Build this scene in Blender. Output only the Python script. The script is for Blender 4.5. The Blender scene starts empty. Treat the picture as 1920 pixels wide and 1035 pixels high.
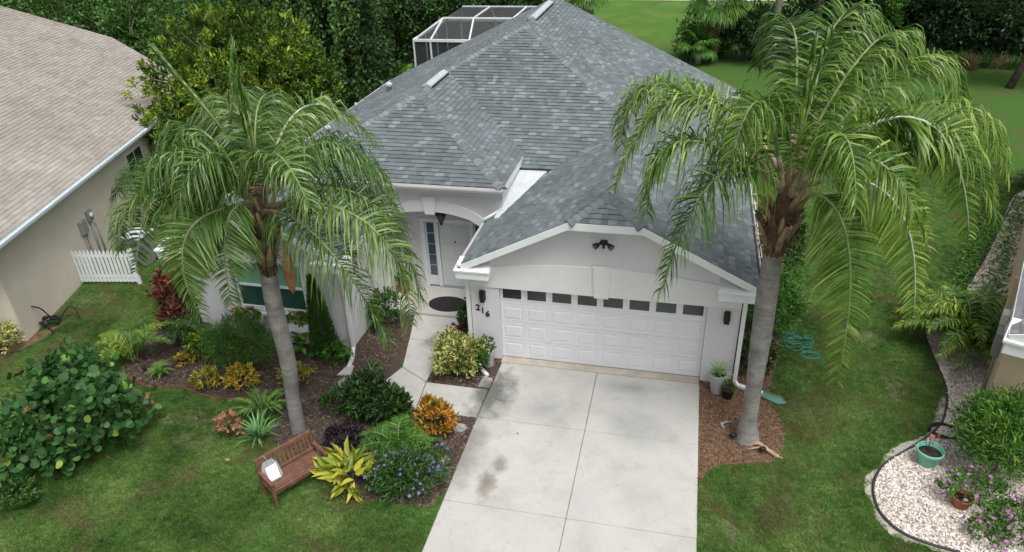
import bpy, math, random
import numpy as np
from mathutils import Vector, Matrix

random.seed(7)
rng = np.random.default_rng(11)
R = math.radians
sc = bpy.context.scene
col = sc.collection

# ------------------------------------------------------------------ camera, sky, sun, exposure
CAM = np.array([1.609, -14.743, 10.996])
YAW, PITCH, ROLL, FPX = 0.247, 0.513, -0.039, 1375.94
fw = np.array([-math.sin(YAW)*math.cos(PITCH), math.cos(YAW)*math.cos(PITCH), -math.sin(PITCH)])
rt = np.array([math.cos(YAW), math.sin(YAW), 0.0])
up = np.cross(rt, fw)
r2 = rt*math.cos(ROLL) + up*math.sin(ROLL)
u2 = -rt*math.sin(ROLL) + up*math.cos(ROLL)
cam = bpy.data.cameras.new('camera')
cam.sensor_width = 36.0
cam.lens = FPX/1920*36.0
cam.clip_end = 2000
cam.clip_start = 0.1
co = bpy.data.objects.new('camera', cam)
mw = Matrix.Identity(4)
for i in range(3):
    mw[i][0] = r2[i]; mw[i][1] = u2[i]; mw[i][2] = -fw[i]; mw[i][3] = CAM[i]
co.matrix_world = mw
col.objects.link(co)
sc.camera = co

SUN_EL, SUN_AZ = 64.0, 138.0      # azimuth, clockwise from +Y: the soft light comes from behind the camera, from the right
w = bpy.data.worlds.new('World'); sc.world = w; w.use_nodes = True
nt = w.node_tree; nt.nodes.clear()
out = nt.nodes.new('ShaderNodeOutputWorld'); bg = nt.nodes.new('ShaderNodeBackground')
sky = nt.nodes.new('ShaderNodeTexSky'); sky.sky_type = 'NISHITA'; sky.sun_disc = False
sky.sun_elevation = R(SUN_EL); sky.sun_rotation = R(SUN_AZ); sky.dust_density = 6.0; sky.air_density = 1.0
hs = nt.nodes.new('ShaderNodeHueSaturation'); hs.inputs['Saturation'].default_value = 0.22
nt.links.new(sky.outputs[0], hs.inputs['Color']); nt.links.new(hs.outputs[0], bg.inputs[0])
bg.inputs[1].default_value = 0.138
nt.links.new(bg.outputs[0], out.inputs[0])
sl = bpy.data.lights.new('sun', 'SUN'); sl.energy = 1.5; sl.angle = R(26); sl.color = (1.0, 0.97, 0.92)
so = bpy.data.objects.new('sun', sl); col.objects.link(so)
sd = Vector((math.sin(R(SUN_AZ))*math.cos(R(SUN_EL)), math.cos(R(SUN_AZ))*math.cos(R(SUN_EL)), math.sin(R(SUN_EL))))
so.rotation_euler = sd.to_track_quat('Z', 'Y').to_euler()
so.location = (0, -20, 30)
sc.view_settings.view_transform = 'Standard'
sc.view_settings.look = 'None'
sc.view_settings.exposure = 0.30
sc.view_settings.gamma = 1.0
sc.view_settings.use_curve_mapping = False
sc.cycles.use_denoising = True
sc.cycles.max_bounces = 6
sc.cycles.transparent_max_bounces = 12

# ------------------------------------------------------------------ materials
MATS = {}
def _nodes(name):
    m = bpy.data.materials.new(name); m.use_nodes = True
    t = m.node_tree
    return m, t, t.nodes['Principled BSDF'], t.nodes['Material Output']

def _pos(t, world):
    if world:
        return t.nodes.new('ShaderNodeNewGeometry').outputs['Position']
    return t.nodes.new('ShaderNodeTexCoord').outputs['Object']

def _noise(t, vec, scale, detail=6, rough=0.6, dist=0.0):
    n = t.nodes.new('ShaderNodeTexNoise'); n.inputs['Scale'].default_value = scale
    n.inputs['Detail'].default_value = detail; n.inputs['Roughness'].default_value = rough
    n.inputs['Distortion'].default_value = dist
    t.links.new(vec, n.inputs['Vector']); return n.outputs['Fac']

def _ramp(t, fac, stops):
    r = t.nodes.new('ShaderNodeValToRGB'); e = r.color_ramp.elements
    while len(e) < len(stops): e.new(0.5)
    for el, (p, c) in zip(e, stops):
        el.position = p; el.color = (c[0], c[1], c[2], 1) if hasattr(c, '__len__') else (c, c, c, 1)
    t.links.new(fac, r.inputs[0]); return r.outputs[0]

def _mix(t, fac, a, b, mode='MIX'):
    m = t.nodes.new('ShaderNodeMix'); m.data_type = 'RGBA'; m.blend_type = mode
    for s, v in ((m.inputs[0], fac), (m.inputs[6], a), (m.inputs[7], b)):
        if hasattr(v, 'is_linked') or hasattr(v, 'links'): t.links.new(v, s)
        elif isinstance(v, (int, float)): s.default_value = v
        else: s.default_value = (v[0], v[1], v[2], 1)
    return m.outputs[2]

def _math(t, op, a, b=None, clamp=False):
    m = t.nodes.new('ShaderNodeMath'); m.operation = op; m.use_clamp = clamp
    for i, v in enumerate((a, b)):
        if v is None: continue
        if isinstance(v, (int, float)): m.inputs[i].default_value = v
        else: t.links.new(v, m.inputs[i])
    return m.outputs[0]

def _bump(t, b, h, strength, dist):
    n = t.nodes.new('ShaderNodeBump'); n.inputs['Strength'].default_value = strength
    n.inputs['Distance'].default_value = dist
    t.links.new(h, n.inputs['Height']); t.links.new(n.outputs[0], b.inputs['Normal'])

def plain(name, c, rough=0.6, var=0.12, scale=4.0, bump=0.0, bscale=80.0, metal=0.0, spec=0.5, world=False, grime=0.0):
    """base colour with two scales of mottling, optional fine relief and grime"""
    m, t, b, o = _nodes(name)
    v = _pos(t, world)
    n1 = _noise(t, v, scale, 7, 0.65)
    lo = [max(0, x*(1-var*1.6)) for x in c]; hi = [min(1, x*(1+var)) for x in c]
    cc = _ramp(t, n1, [(0.3, lo), (0.7, hi)])
    if grime:
        g = _ramp(t, _noise(t, v, scale*0.37, 8, 0.72, 0.4), [(0.5, 0.0), (0.75, 1.0)])
        cc = _mix(t, _math(t, 'MULTIPLY', g, grime), cc, [x*0.45 for x in c])
    t.links.new(cc, b.inputs['Base Color'])
    b.inputs['Roughness'].default_value = rough; b.inputs['Metallic'].default_value = metal
    b.inputs['Specular IOR Level'].default_value = spec
    if bump:
        _bump(t, b, _noise(t, v, bscale, 4, 0.6), bump, 0.02)
    MATS[name] = m; return m

def leafmat(name, stops, rough=0.5, transl=0.3, spec=0.4):
    """leaf colours picked along a ramp by the per-face attribute 'var'"""
    m, t, b, o = _nodes(name)
    a = t.nodes.new('ShaderNodeAttribute'); a.attribute_name = 'var'
    v = t.nodes.new('ShaderNodeNewGeometry').outputs['Position']
    f = _math(t, 'ADD', a.outputs['Fac'], _math(t, 'MULTIPLY', _math(t, 'SUBTRACT', _noise(t, v, 2.2, 3), 0.5), 0.35), True)
    c = _ramp(t, f, stops)
    t.links.new(c, b.inputs['Base Color']); b.inputs['Roughness'].default_value = rough
    b.inputs['Specular IOR Level'].default_value = spec
    tr = t.nodes.new('ShaderNodeBsdfTranslucent'); t.links.new(c, tr.inputs[0])
    mx = t.nodes.new('ShaderNodeMixShader'); mx.inputs[0].default_value = transl
    t.links.new(b.outputs[0], mx.inputs[1]); t.links.new(tr.outputs[0], mx.inputs[2])
    t.links.new(mx.outputs[0], o.inputs[0])
    MATS[name] = m; return m

def shinglemat(name, stops, bscale=160.0):
    m, t, b, o = _nodes(name)
    a = t.nodes.new('ShaderNodeAttribute'); a.attribute_name = 'var'
    v = t.nodes.new('ShaderNodeNewGeometry').outputs['Position']
    base = _ramp(t, a.outputs['Fac'], stops)
    g = _ramp(t, _noise(t, v, 0.55, 6, 0.65), [(0.3, (0.83, 0.81, 0.80)), (0.7, (1.12, 1.13, 1.15))])
    c = _mix(t, 1.0, base, g, 'MULTIPLY')
    gr = _ramp(t, _noise(t, v, bscale, 2, 0.5), [(0.3, 0.75), (0.7, 1.25)])
    c = _mix(t, 1.0, c, gr, 'MULTIPLY')
    t.links.new(c, b.inputs['Base Color']); b.inputs['Roughness'].default_value = 0.92
    b.inputs['Specular IOR Level'].default_value = 0.25
    _bump(t, b, _noise(t, v, bscale, 2, 0.5), 0.4, 0.01)
    MATS[name] = m; return m

def concretemat():
    m, t, b, o = _nodes('concrete')
    v = _pos(t, True)
    n = _noise(t, v, 0.9, 8, 0.62, 0.3)
    c = _ramp(t, n, [(0.28, (0.365, 0.358, 0.340)), (0.5, (0.452, 0.444, 0.424)), (0.75, (0.500, 0.492, 0.470))])
    # small dark speckle and smears of mildew
    s = _ramp(t, _noise(t, v, 5.5, 8, 0.75, 0.6), [(0.55, 0.0), (0.78, 1.0)])
    c = _mix(t, _math(t, 'MULTIPLY', s, 0.6), c, (0.22, 0.217, 0.205))
    sp = t.nodes.new('ShaderNodeSeparateXYZ'); t.links.new(v, sp.inputs[0])
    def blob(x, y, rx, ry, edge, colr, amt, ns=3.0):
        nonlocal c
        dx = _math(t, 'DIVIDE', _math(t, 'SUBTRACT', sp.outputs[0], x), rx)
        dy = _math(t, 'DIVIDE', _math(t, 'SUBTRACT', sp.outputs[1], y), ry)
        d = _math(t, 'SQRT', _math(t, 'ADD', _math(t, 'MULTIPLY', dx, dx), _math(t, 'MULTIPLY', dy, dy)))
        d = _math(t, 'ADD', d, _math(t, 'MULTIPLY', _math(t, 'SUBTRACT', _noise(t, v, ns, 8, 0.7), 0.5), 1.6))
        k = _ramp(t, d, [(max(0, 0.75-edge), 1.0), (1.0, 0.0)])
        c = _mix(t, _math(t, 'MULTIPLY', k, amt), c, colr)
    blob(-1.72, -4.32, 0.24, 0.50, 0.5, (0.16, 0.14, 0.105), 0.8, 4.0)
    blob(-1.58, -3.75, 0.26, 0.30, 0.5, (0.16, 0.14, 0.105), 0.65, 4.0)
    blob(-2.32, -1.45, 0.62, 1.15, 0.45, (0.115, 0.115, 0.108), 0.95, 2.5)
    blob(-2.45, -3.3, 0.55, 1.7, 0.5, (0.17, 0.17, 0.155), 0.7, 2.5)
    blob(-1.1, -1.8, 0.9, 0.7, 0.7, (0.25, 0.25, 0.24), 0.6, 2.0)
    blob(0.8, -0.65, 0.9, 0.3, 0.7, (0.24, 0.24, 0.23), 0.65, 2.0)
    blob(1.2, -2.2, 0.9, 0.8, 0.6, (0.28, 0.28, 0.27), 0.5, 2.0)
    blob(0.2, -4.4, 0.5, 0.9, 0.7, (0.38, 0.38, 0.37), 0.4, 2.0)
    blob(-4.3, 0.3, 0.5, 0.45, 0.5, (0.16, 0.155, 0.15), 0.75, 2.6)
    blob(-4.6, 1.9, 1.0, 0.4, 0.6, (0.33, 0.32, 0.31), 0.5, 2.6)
    t.links.new(c, b.inputs['Base Color']); b.inputs['Roughness'].default_value = 0.88
    b.inputs['Specular IOR Level'].default_value = 0.3
    _bump(t, b, _noise(t, v, 120, 4, 0.7), 0.25, 0.01)
    MATS['concrete'] = m

def groundmat():
    """turf over sandy soil: what lies between the grass blades, and the far lawns"""
    m, t, b, o = _nodes('turf')
    v = _pos(t, True)
    fine = _noise(t, v, 9.0, 8, 0.75)
    g = _ramp(t, fine, [(0.25, (0.030, 0.070, 0.015)), (0.5, (0.055, 0.125, 0.025)), (0.75, (0.085, 0.170, 0.036))])
    sp = t.nodes.new('ShaderNodeSeparateXYZ'); t.links.new(v, sp.inputs[0])
    far = _math(t, 'MULTIPLY', _math(t, 'SUBTRACT', sp.outputs[1], 30.0), 0.1, True)
    gf = _ramp(t, _noise(t, v, 0.33, 7, 0.7, 0.5), [(0.3, (0.058, 0.130, 0.024)), (0.5, (0.078, 0.160, 0.030)), (0.72, (0.14, 0.185, 0.050))])
    g = _mix(t, far, g, gf)
    dry = _ramp(t, _noise(t, v, 0.62, 7, 0.68, 0.6), [(0.50, 0.0), (0.63, 1.0)])
    near = _math(t, 'SUBTRACT', 1.0, far, True)
    c = _mix(t, _math(t, 'MULTIPLY', _math(t, 'MULTIPLY', dry, 0.6), near), g, (0.105, 0.085, 0.045))
    t.links.new(c, b.inputs['Base Color']); b.inputs['Roughness'].default_value = 0.95
    b.inputs['Specular IOR Level'].default_value = 0.1
    _bump(t, b, fine, 0.8, 0.05)
    MATS['turf'] = m

def grassmat():
    m, t, b, o = _nodes('grass_blade')
    oi = t.nodes.new('ShaderNodeObjectInfo')
    v = t.nodes.new('ShaderNodeNewGeometry').outputs['Position']
    big = _noise(t, v, 0.55, 6, 0.65, 0.4)
    f = _math(t, 'ADD', _math(t, 'MULTIPLY', oi.outputs['Random'], 0.55), _math(t, 'SUBTRACT', _math(t, 'MULTIPLY', big, 1.7), 0.55), True)
    c = _ramp(t, f, [(0.12, (0.038, 0.092, 0.020)), (0.42, (0.100, 0.206, 0.043)), (0.70, (0.172, 0.315, 0.075)), (1.0, (0.34, 0.45, 0.15))])
    dry = _ramp(t, _noise(t, v, 0.62, 7, 0.68, 0.6), [(0.50, 0.0), (0.63, 1.0)])
    c = _mix(t, _math(t, 'MULTIPLY', dry, 0.7), c, (0.21, 0.185, 0.085))
    t.links.new(c, b.inputs['Base Color']); b.inputs['Roughness'].default_value = 0.6
    b.inputs['Specular IOR Level'].default_value = 0.25
    tr = t.nodes.new('ShaderNodeBsdfTranslucent'); t.links.new(c, tr.inputs[0])
    mx = t.nodes.new('ShaderNodeMixShader'); mx.inputs[0].default_value = 0.4
    t.links.new(b.outputs[0], mx.inputs[1]); t.links.new(tr.outputs[0], mx.inputs[2]); t.links.new(mx.outputs[0], o.inputs[0])
    MATS['grass_blade'] = m

def chipmat(name, stops, rough=0.9):
    m, t, b, o = _nodes(name)
    oi = t.nodes.new('ShaderNodeObjectInfo')
    v = t.nodes.new('ShaderNodeNewGeometry').outputs['Position']
    f = _math(t, 'ADD', _math(t, 'MULTIPLY', oi.outputs['Random'], 0.8), _math(t, 'MULTIPLY', _noise(t, v, 1.2, 5), 0.3), True)
    t.links.new(_ramp(t, f, stops), b.inputs['Base Color']); b.inputs['Roughness'].default_value = rough
    b.inputs['Specular IOR Level'].default_value = 0.25
    MATS[name] = m

def trunkmat(name, lo, hi, ring):
    m, t, b, o = _nodes(name)
    v = _pos(t, True)
    mp = t.nodes.new('ShaderNodeMapping'); mp.inputs['Scale'].default_value = (2.0, 2.0, 16.0)
    t.links.new(v, mp.inputs[0])
    n = _noise(t, mp.outputs[0], ring, 6, 0.7, 0.3)
    n2 = _noise(t, v, 2.5, 6, 0.7)
    c = _ramp(t, n, [(0.32, lo), (0.62, hi)])
    c = _mix(t, _ramp(t, n2, [(0.42, 0.0), (0.68, 0.75)]), c, [x*0.5 for x in lo])
    t.links.new(c, b.inputs['Base Color']); b.inputs['Roughness'].default_value = 0.92
    b.inputs['Specular IOR Level'].default_value = 0.2
    _bump(t, b, n, 0.4, 0.03)
    MATS[name] = m

concretemat(); groundmat(); grassmat()
plain('stucco_white', (0.655, 0.645, 0.675), 0.85, 0.035, 1.3, 0.5, 130, grime=0.06, world=True)
plain('stucco_trim', (0.72, 0.715, 0.72), 0.8, 0.03, 1.6, 0.3, 130, world=True)
plain('trim_white', (0.74, 0.775, 0.79), 0.5, 0.04, 2.0, grime=0.10, world=True)
plain('door_white', (0.70, 0.70, 0.735), 0.5, 0.025, 1.5, grime=0.05, world=True)
plain('frontdoor', (0.60, 0.64, 0.63), 0.45, 0.03, 2)
plain('gutter_white', (0.74, 0.75, 0.76), 0.4, 0.04, 2.5, grime=0.12, world=True)
plain('metal_sheet', (0.55, 0.58, 0.60), 0.45, 0.08, 3.0, grime=0.35, world=True)
plain('stucco_beige', (0.68, 0.62, 0.52), 0.9, 0.06, 1.1, 0.5, 120, grime=0.10, world=True)
plain('stucco_cream', (0.62, 0.56, 0.46), 0.9, 0.04, 1.2, 0.5, 120, world=True)
plain('stucco_tan', (0.70, 0.54, 0.38), 0.9, 0.05, 1.2, 0.5, 120, grime=0.08, world=True)
plain('fascia_blue', (0.50, 0.57, 0.60), 0.55, 0.06, 2.0, grime=0.12, world=True)
plain('black_metal', (0.012, 0.012, 0.013), 0.45, 0.2, 6)
plain('bronze', (0.045, 0.038, 0.03), 0.4, 0.3, 8, metal=0.5)
plain('grey_metal', (0.30, 0.31, 0.31), 0.5, 0.1, 5, metal=0.2)
plain('vent_metal', (0.44, 0.48, 0.50), 0.45, 0.08, 5)
plain('rubber', (0.012, 0.012, 0.012), 0.8, 0.3, 12, 0.3, 90)
plain('gutter_dark', (0.06, 0.055, 0.05), 0.9, 0.3, 8)
plain('bed_soil', (0.085, 0.055, 0.040), 0.95, 0.35, 7.0, 0.8, 40, world=True)
plain('bed_soil_warm', (0.17, 0.095, 0.058), 0.95, 0.35, 7.0, 0.8, 40, world=True)
plain('bed_sand', (0.42, 0.385, 0.34), 0.95, 0.25, 7.0, 0.8, 40, world=True)
plain('dry_thatch', (0.115, 0.115, 0.052), 0.95, 0.4, 9.0, 0.8, 40, world=True)
plain('edging_black', (0.035, 0.035, 0.037), 0.7, 0.25, 5)
plain('edging_brown', (0.13, 0.052, 0.034), 0.8, 0.3, 6)
plain('bench_wood', (0.165, 0.077, 0.050), 0.6, 0.35, 7.0, 0.3, 60)
plain('pot_grey', (0.36, 0.37, 0.385), 0.6, 0.1, 5)
plain('pot_black', (0.016, 0.015, 0.015), 0.5, 0.3, 5)
plain('pot_green', (0.20, 0.53, 0.40), 0.45, 0.06, 4)
plain('terracotta', (0.33, 0.12, 0.06), 0.8, 0.15, 5)
plain('pot_orange', (0.52, 0.14, 0.04), 0.6, 0.12, 5)
plain('soil', (0.035, 0.024, 0.017), 0.95, 0.4, 18)
plain('hose_green', (0.03, 0.20, 0.14), 0.4, 0.1, 6)
plain('hose_black', (0.012, 0.012, 0.013), 0.5, 0.2, 8)
plain('splash_green', (0.10, 0.21, 0.16), 0.6, 0.15, 4)
plain('threshold', (0.44, 0.40, 0.335), 0.85, 0.12, 2.5, grime=0.3, world=True)
plain('driftwood', (0.42, 0.30, 0.21), 0.85, 0.25, 8)
plain('stone', (0.33, 0.32, 0.31), 0.9, 0.25, 8, 0.5, 30)
plain('moss', (0.06, 0.10, 0.05), 0.95, 0.4, 9, 0.6, 30)
plain('paper', (0.78, 0.80, 0.84), 0.7, 0.02, 4)
plain('bark', (0.085, 0.067, 0.05), 0.95, 0.35, 6, 0.6, 22)
plain('bark_pale', (0.22, 0.19, 0.16), 0.95, 0.3, 6, 0.6, 22)
plain('petiole', (0.27, 0.185, 0.115), 0.8, 0.35, 9)
plain('petiole_pale', (0.36, 0.29, 0.21), 0.8, 0.3, 9)
plain('fibre', (0.10, 0.055, 0.032), 0.95, 0.45, 14, 0.6, 40)
plain('spathe', (0.26, 0.125, 0.06), 0.8, 0.25, 6)
plain('rachis', (0.20, 0.26, 0.09), 0.5, 0.2, 4)
plain('rachis_pale', (0.46, 0.50, 0.40), 0.5, 0.15, 4)
plain('stem_green', (0.09, 0.13, 0.04), 0.7, 0.2, 6)
plain('blind_green', (0.17, 0.38, 0.26), 0.5, 0.05, 3)
plain('pane_green', (0.03, 0.085, 0.065), 0.12, 0.15, 1.5, spec=0.6)
plain('pane_dark', (0.035, 0.045, 0.045), 0.12, 0.25, 1.5, spec=0.6)
plain('pane_blue', (0.07, 0.10, 0.13), 0.1, 0.2, 2, spec=0.7)
plain('wall_dark', (0.10, 0.12, 0.13), 0.5, 0.1, 3)
plain('sand', (0.60, 0.57, 0.52), 0.95, 0.08, 1.0, world=True)
trunkmat('palm_trunk', (0.20, 0.188, 0.178), (0.30, 0.285, 0.272), 1.0)
trunkmat('palm_trunk_far', (0.14, 0.12, 0.10), (0.30, 0.27, 0.23), 1.0)
shinglemat('shingle_grey', [(0.0, (0.098, 0.118, 0.125)), (0.4, (0.128, 0.152, 0.160)), (0.75, (0.157, 0.184, 0.193)), (1.0, (0.214, 0.248, 0.257))])
shinglemat('shingle_beige', [(0.0, (0.255, 0.230, 0.203)), (0.45, (0.305, 0.281, 0.252)), (1.0, (0.345, 0.322, 0.294))])
shinglemat('shingle_mid', [(0.0, (0.13, 0.13, 0.145)), (0.5, (0.19, 0.19, 0.205)), (1.0, (0.26, 0.26, 0.28))])
plain('roof_deck', (0.05, 0.053, 0.058), 0.95, 0.2, 6)
plain('roof_deck_beige', (0.11, 0.085, 0.07), 0.95, 0.2, 6)
# leaves
leafmat('palm_leaf', [(0.0, (0.020, 0.062, 0.007)), (0.35, (0.062, 0.152, 0.016)), (0.7, (0.150, 0.275, 0.034)), (1.0, (0.35, 0.45, 0.10))], 0.36, 0.28, 0.5)
leafmat('palm_leaf_cool', [(0.0, (0.022, 0.064, 0.010)), (0.4, (0.062, 0.145, 0.022)), (0.75, (0.140, 0.250, 0.052)), (1.0, (0.32, 0.42, 0.16))], 0.36, 0.27, 0.5)
leafmat('leaf_dark', [(0.0, (0.009, 0.031, 0.008)), (0.5, (0.025, 0.071, 0.016)), (1.0, (0.062, 0.136, 0.028))], 0.5, 0.2)
leafmat('leaf_mid', [(0.0, (0.019, 0.062, 0.012)), (0.5, (0.050, 0.136, 0.023)), (1.0, (0.116, 0.240, 0.043))], 0.45, 0.25)
leafmat('leaf_fresh', [(0.0, (0.031, 0.101, 0.016)), (0.5, (0.085, 0.225, 0.028)), (1.0, (0.217, 0.395, 0.054))], 0.45, 0.3)
leafmat('leaf_yellowgreen', [(0.0, (0.024, 0.068, 0.010)), (0.4, (0.066, 0.148, 0.016)), (0.7, (0.16, 0.265, 0.024)), (1.0, (0.38, 0.48, 0.06))], 0.45, 0.28)
leafmat('leaf_grape', [(0.0, (0.018, 0.066, 0.016)), (0.45, (0.046, 0.138, 0.034)), (0.76, (0.095, 0.225, 0.052)), (0.88, (0.17, 0.31, 0.05)), (0.97, (0.28, 0.42, 0.06)), (1.0, (0.40, 0.20, 0.05))], 0.5, 0.25, 0.35)
leafmat('leaf_varieg', [(0.0, (0.028, 0.071, 0.011)), (0.35, (0.095, 0.162, 0.028)), (0.65, (0.380, 0.408, 0.114)), (1.0, (0.589, 0.570, 0.228))], 0.42, 0.25)
leafmat('leaf_ginger', [(0.0, (0.067, 0.133, 0.019)), (0.4, (0.209, 0.285, 0.033)), (0.7, (0.475, 0.475, 0.057)), (1.0, (0.627, 0.570, 0.114))], 0.4, 0.25)
leafmat('leaf_orange', [(0.0, (0.085, 0.095, 0.019)), (0.35, (0.332, 0.228, 0.028)), (0.65, (0.494, 0.190, 0.028)), (1.0, (0.522, 0.323, 0.048))], 0.4, 0.2)
leafmat('leaf_croton', [(0.0, (0.048, 0.095, 0.019)), (0.4, (0.237, 0.257, 0.028)), (0.75, (0.475, 0.408, 0.048)), (1.0, (0.522, 0.209, 0.038))], 0.4, 0.2)
leafmat('leaf_red', [(0.0, (0.046, 0.034, 0.025)), (0.45, (0.186, 0.054, 0.034)), (0.8, (0.527, 0.093, 0.046)), (1.0, (0.698, 0.232, 0.124))], 0.45, 0.2)
leafmat('leaf_purple', [(0.0, (0.012, 0.010, 0.014)), (1.0, (0.054, 0.036, 0.054))], 0.5, 0.15)
leafmat('leaf_tan', [(0.0, (0.252, 0.126, 0.063)), (1.0, (0.468, 0.270, 0.153))], 0.6, 0.2)
leafmat('leaf_agave', [(0.0, (0.078, 0.202, 0.062)), (0.6, (0.202, 0.388, 0.139)), (1.0, (0.465, 0.651, 0.279))], 0.4, 0.15)
leafmat('leaf_areca', [(0.0, (0.031, 0.085, 0.016)), (0.5, (0.116, 0.232, 0.031)), (0.85, (0.310, 0.388, 0.046)), (1.0, (0.558, 0.465, 0.078))], 0.42, 0.25)
leafmat('flower_violet', [(0.0, (0.180, 0.117, 0.450)), (1.0, (0.324, 0.234, 0.612))], 0.6, 0.3)
leafmat('flower_pink', [(0.0, (0.378, 0.099, 0.360)), (1.0, (0.594, 0.252, 0.558))], 0.6, 0.3)
leafmat('flower_red', [(0.0, (0.405, 0.045, 0.027)), (1.0, (0.540, 0.144, 0.072))], 0.6, 0.3)
leafmat('straw', [(0.0, (0.144, 0.099, 0.054)), (1.0, (0.297, 0.225, 0.126))], 0.8, 0.2)
chipmat('chip_dark', [(0.1, (0.036, 0.026, 0.022)), (0.5, (0.088, 0.062, 0.050)), (0.85, (0.16, 0.125, 0.105)), (1.0, (0.33, 0.27, 0.22))])
chipmat('chip_warm', [(0.1, (0.060, 0.034, 0.022)), (0.5, (0.145, 0.085, 0.054)), (0.9, (0.28, 0.19, 0.115)), (1.0, (0.42, 0.34, 0.20))])
chipmat('pebble', [(0.05, (0.20, 0.155, 0.12)), (0.3, (0.46, 0.385, 0.33)), (0.6, (0.64, 0.58, 0.53)), (1.0, (0.80, 0.77, 0.74))])
# screen mesh of the pool enclosure and clear plastic: partly see-through
def seethrough(name, c, a, rough=0.6):
    m, t, b, o = _nodes(name)
    b.inputs['Base Color'].default_value = (*c, 1); b.inputs['Roughness'].default_value = rough
    tr = t.nodes.new('ShaderNodeBsdfTransparent'); mx = t.nodes.new('ShaderNodeMixShader'); mx.inputs[0].default_value = a
    t.links.new(tr.outputs[0], mx.inputs[1]); t.links.new(b.outputs[0], mx.inputs[2]); t.links.new(mx.outputs[0], o.inputs[0])
    MATS[name] = m
seethrough('insect_screen', (0.05, 0.055, 0.06), 0.6)
seethrough('clear_plastic', (0.45, 0.47, 0.5), 0.35, 0.15)

# ------------------------------------------------------------------ scene graph helpers
def link(o): col.objects.link(o); return o
def tag(o, label=None, cat=None, group=None, kind=None):
    if label: o['label'] = label
    if cat: o['category'] = cat
    if group: o['group'] = group
    if kind: o['kind'] = kind
    return o
def thing(name, label, cat, loc=(0, 0, 0), rz=0.0, group=None):
    o = link(bpy.data.objects.new(name, None)); o.location = loc; o.rotation_euler = (0, 0, rz)
    o.empty_display_size = 0.2
    return tag(o, label, cat, group)
def adopt(o, parent):
    """parent o (already placed in world space) without moving it"""
    o.parent = parent
    pm = Matrix.Translation(parent.location) @ parent.rotation_euler.to_matrix().to_4x4()
    q = parent.parent
    if q is not None and parent.type == 'MESH':
        pm = WORLD.get(parent.name, pm)
    o.matrix_parent_inverse = pm.inverted()
    return o
WORLD = {}
def put(name, me, mat, parent=None, local=False):
    o = bpy.data.objects.new(name, me)
    if mat is not None and len(me.materials) == 0: me.materials.append(MATS[mat] if isinstance(mat, str) else mat)
    link(o)
    if parent is not None:
        if local:
            o.parent = parent
        else:
            adopt(o, parent)
    if not local:
        WORLD[o.name] = Matrix.Identity(4)
    return o

def setvar(me, arr):
    a = me.attributes.new('var', 'FLOAT', 'FACE'); a.data.foreach_set('value', np.asarray(arr, dtype=np.float32))

def fast(name, V, Fc, var=None, smooth=False):
    """mesh from numpy arrays; all faces have the same number of corners"""
    V = np.asarray(V, dtype=np.float32).reshape(-1, 3); Fc = np.asarray(Fc, dtype=np.int32); n, k = Fc.shape
    me = bpy.data.meshes.new(name)
    me.vertices.add(len(V)); me.vertices.foreach_set('co', V.ravel())
    me.loops.add(n*k); me.loops.foreach_set('vertex_index', Fc.ravel())
    me.polygons.add(n); me.polygons.foreach_set('loop_start', np.arange(0, n*k, k, dtype=np.int32))
    me.polygons.foreach_set('loop_total', np.full(n, k, dtype=np.int32))
    if smooth: me.polygons.foreach_set('use_smooth', np.ones(n, dtype=bool))
    me.update(calc_edges=True)
    if var is not None: setvar(me, var)
    return me

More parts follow.
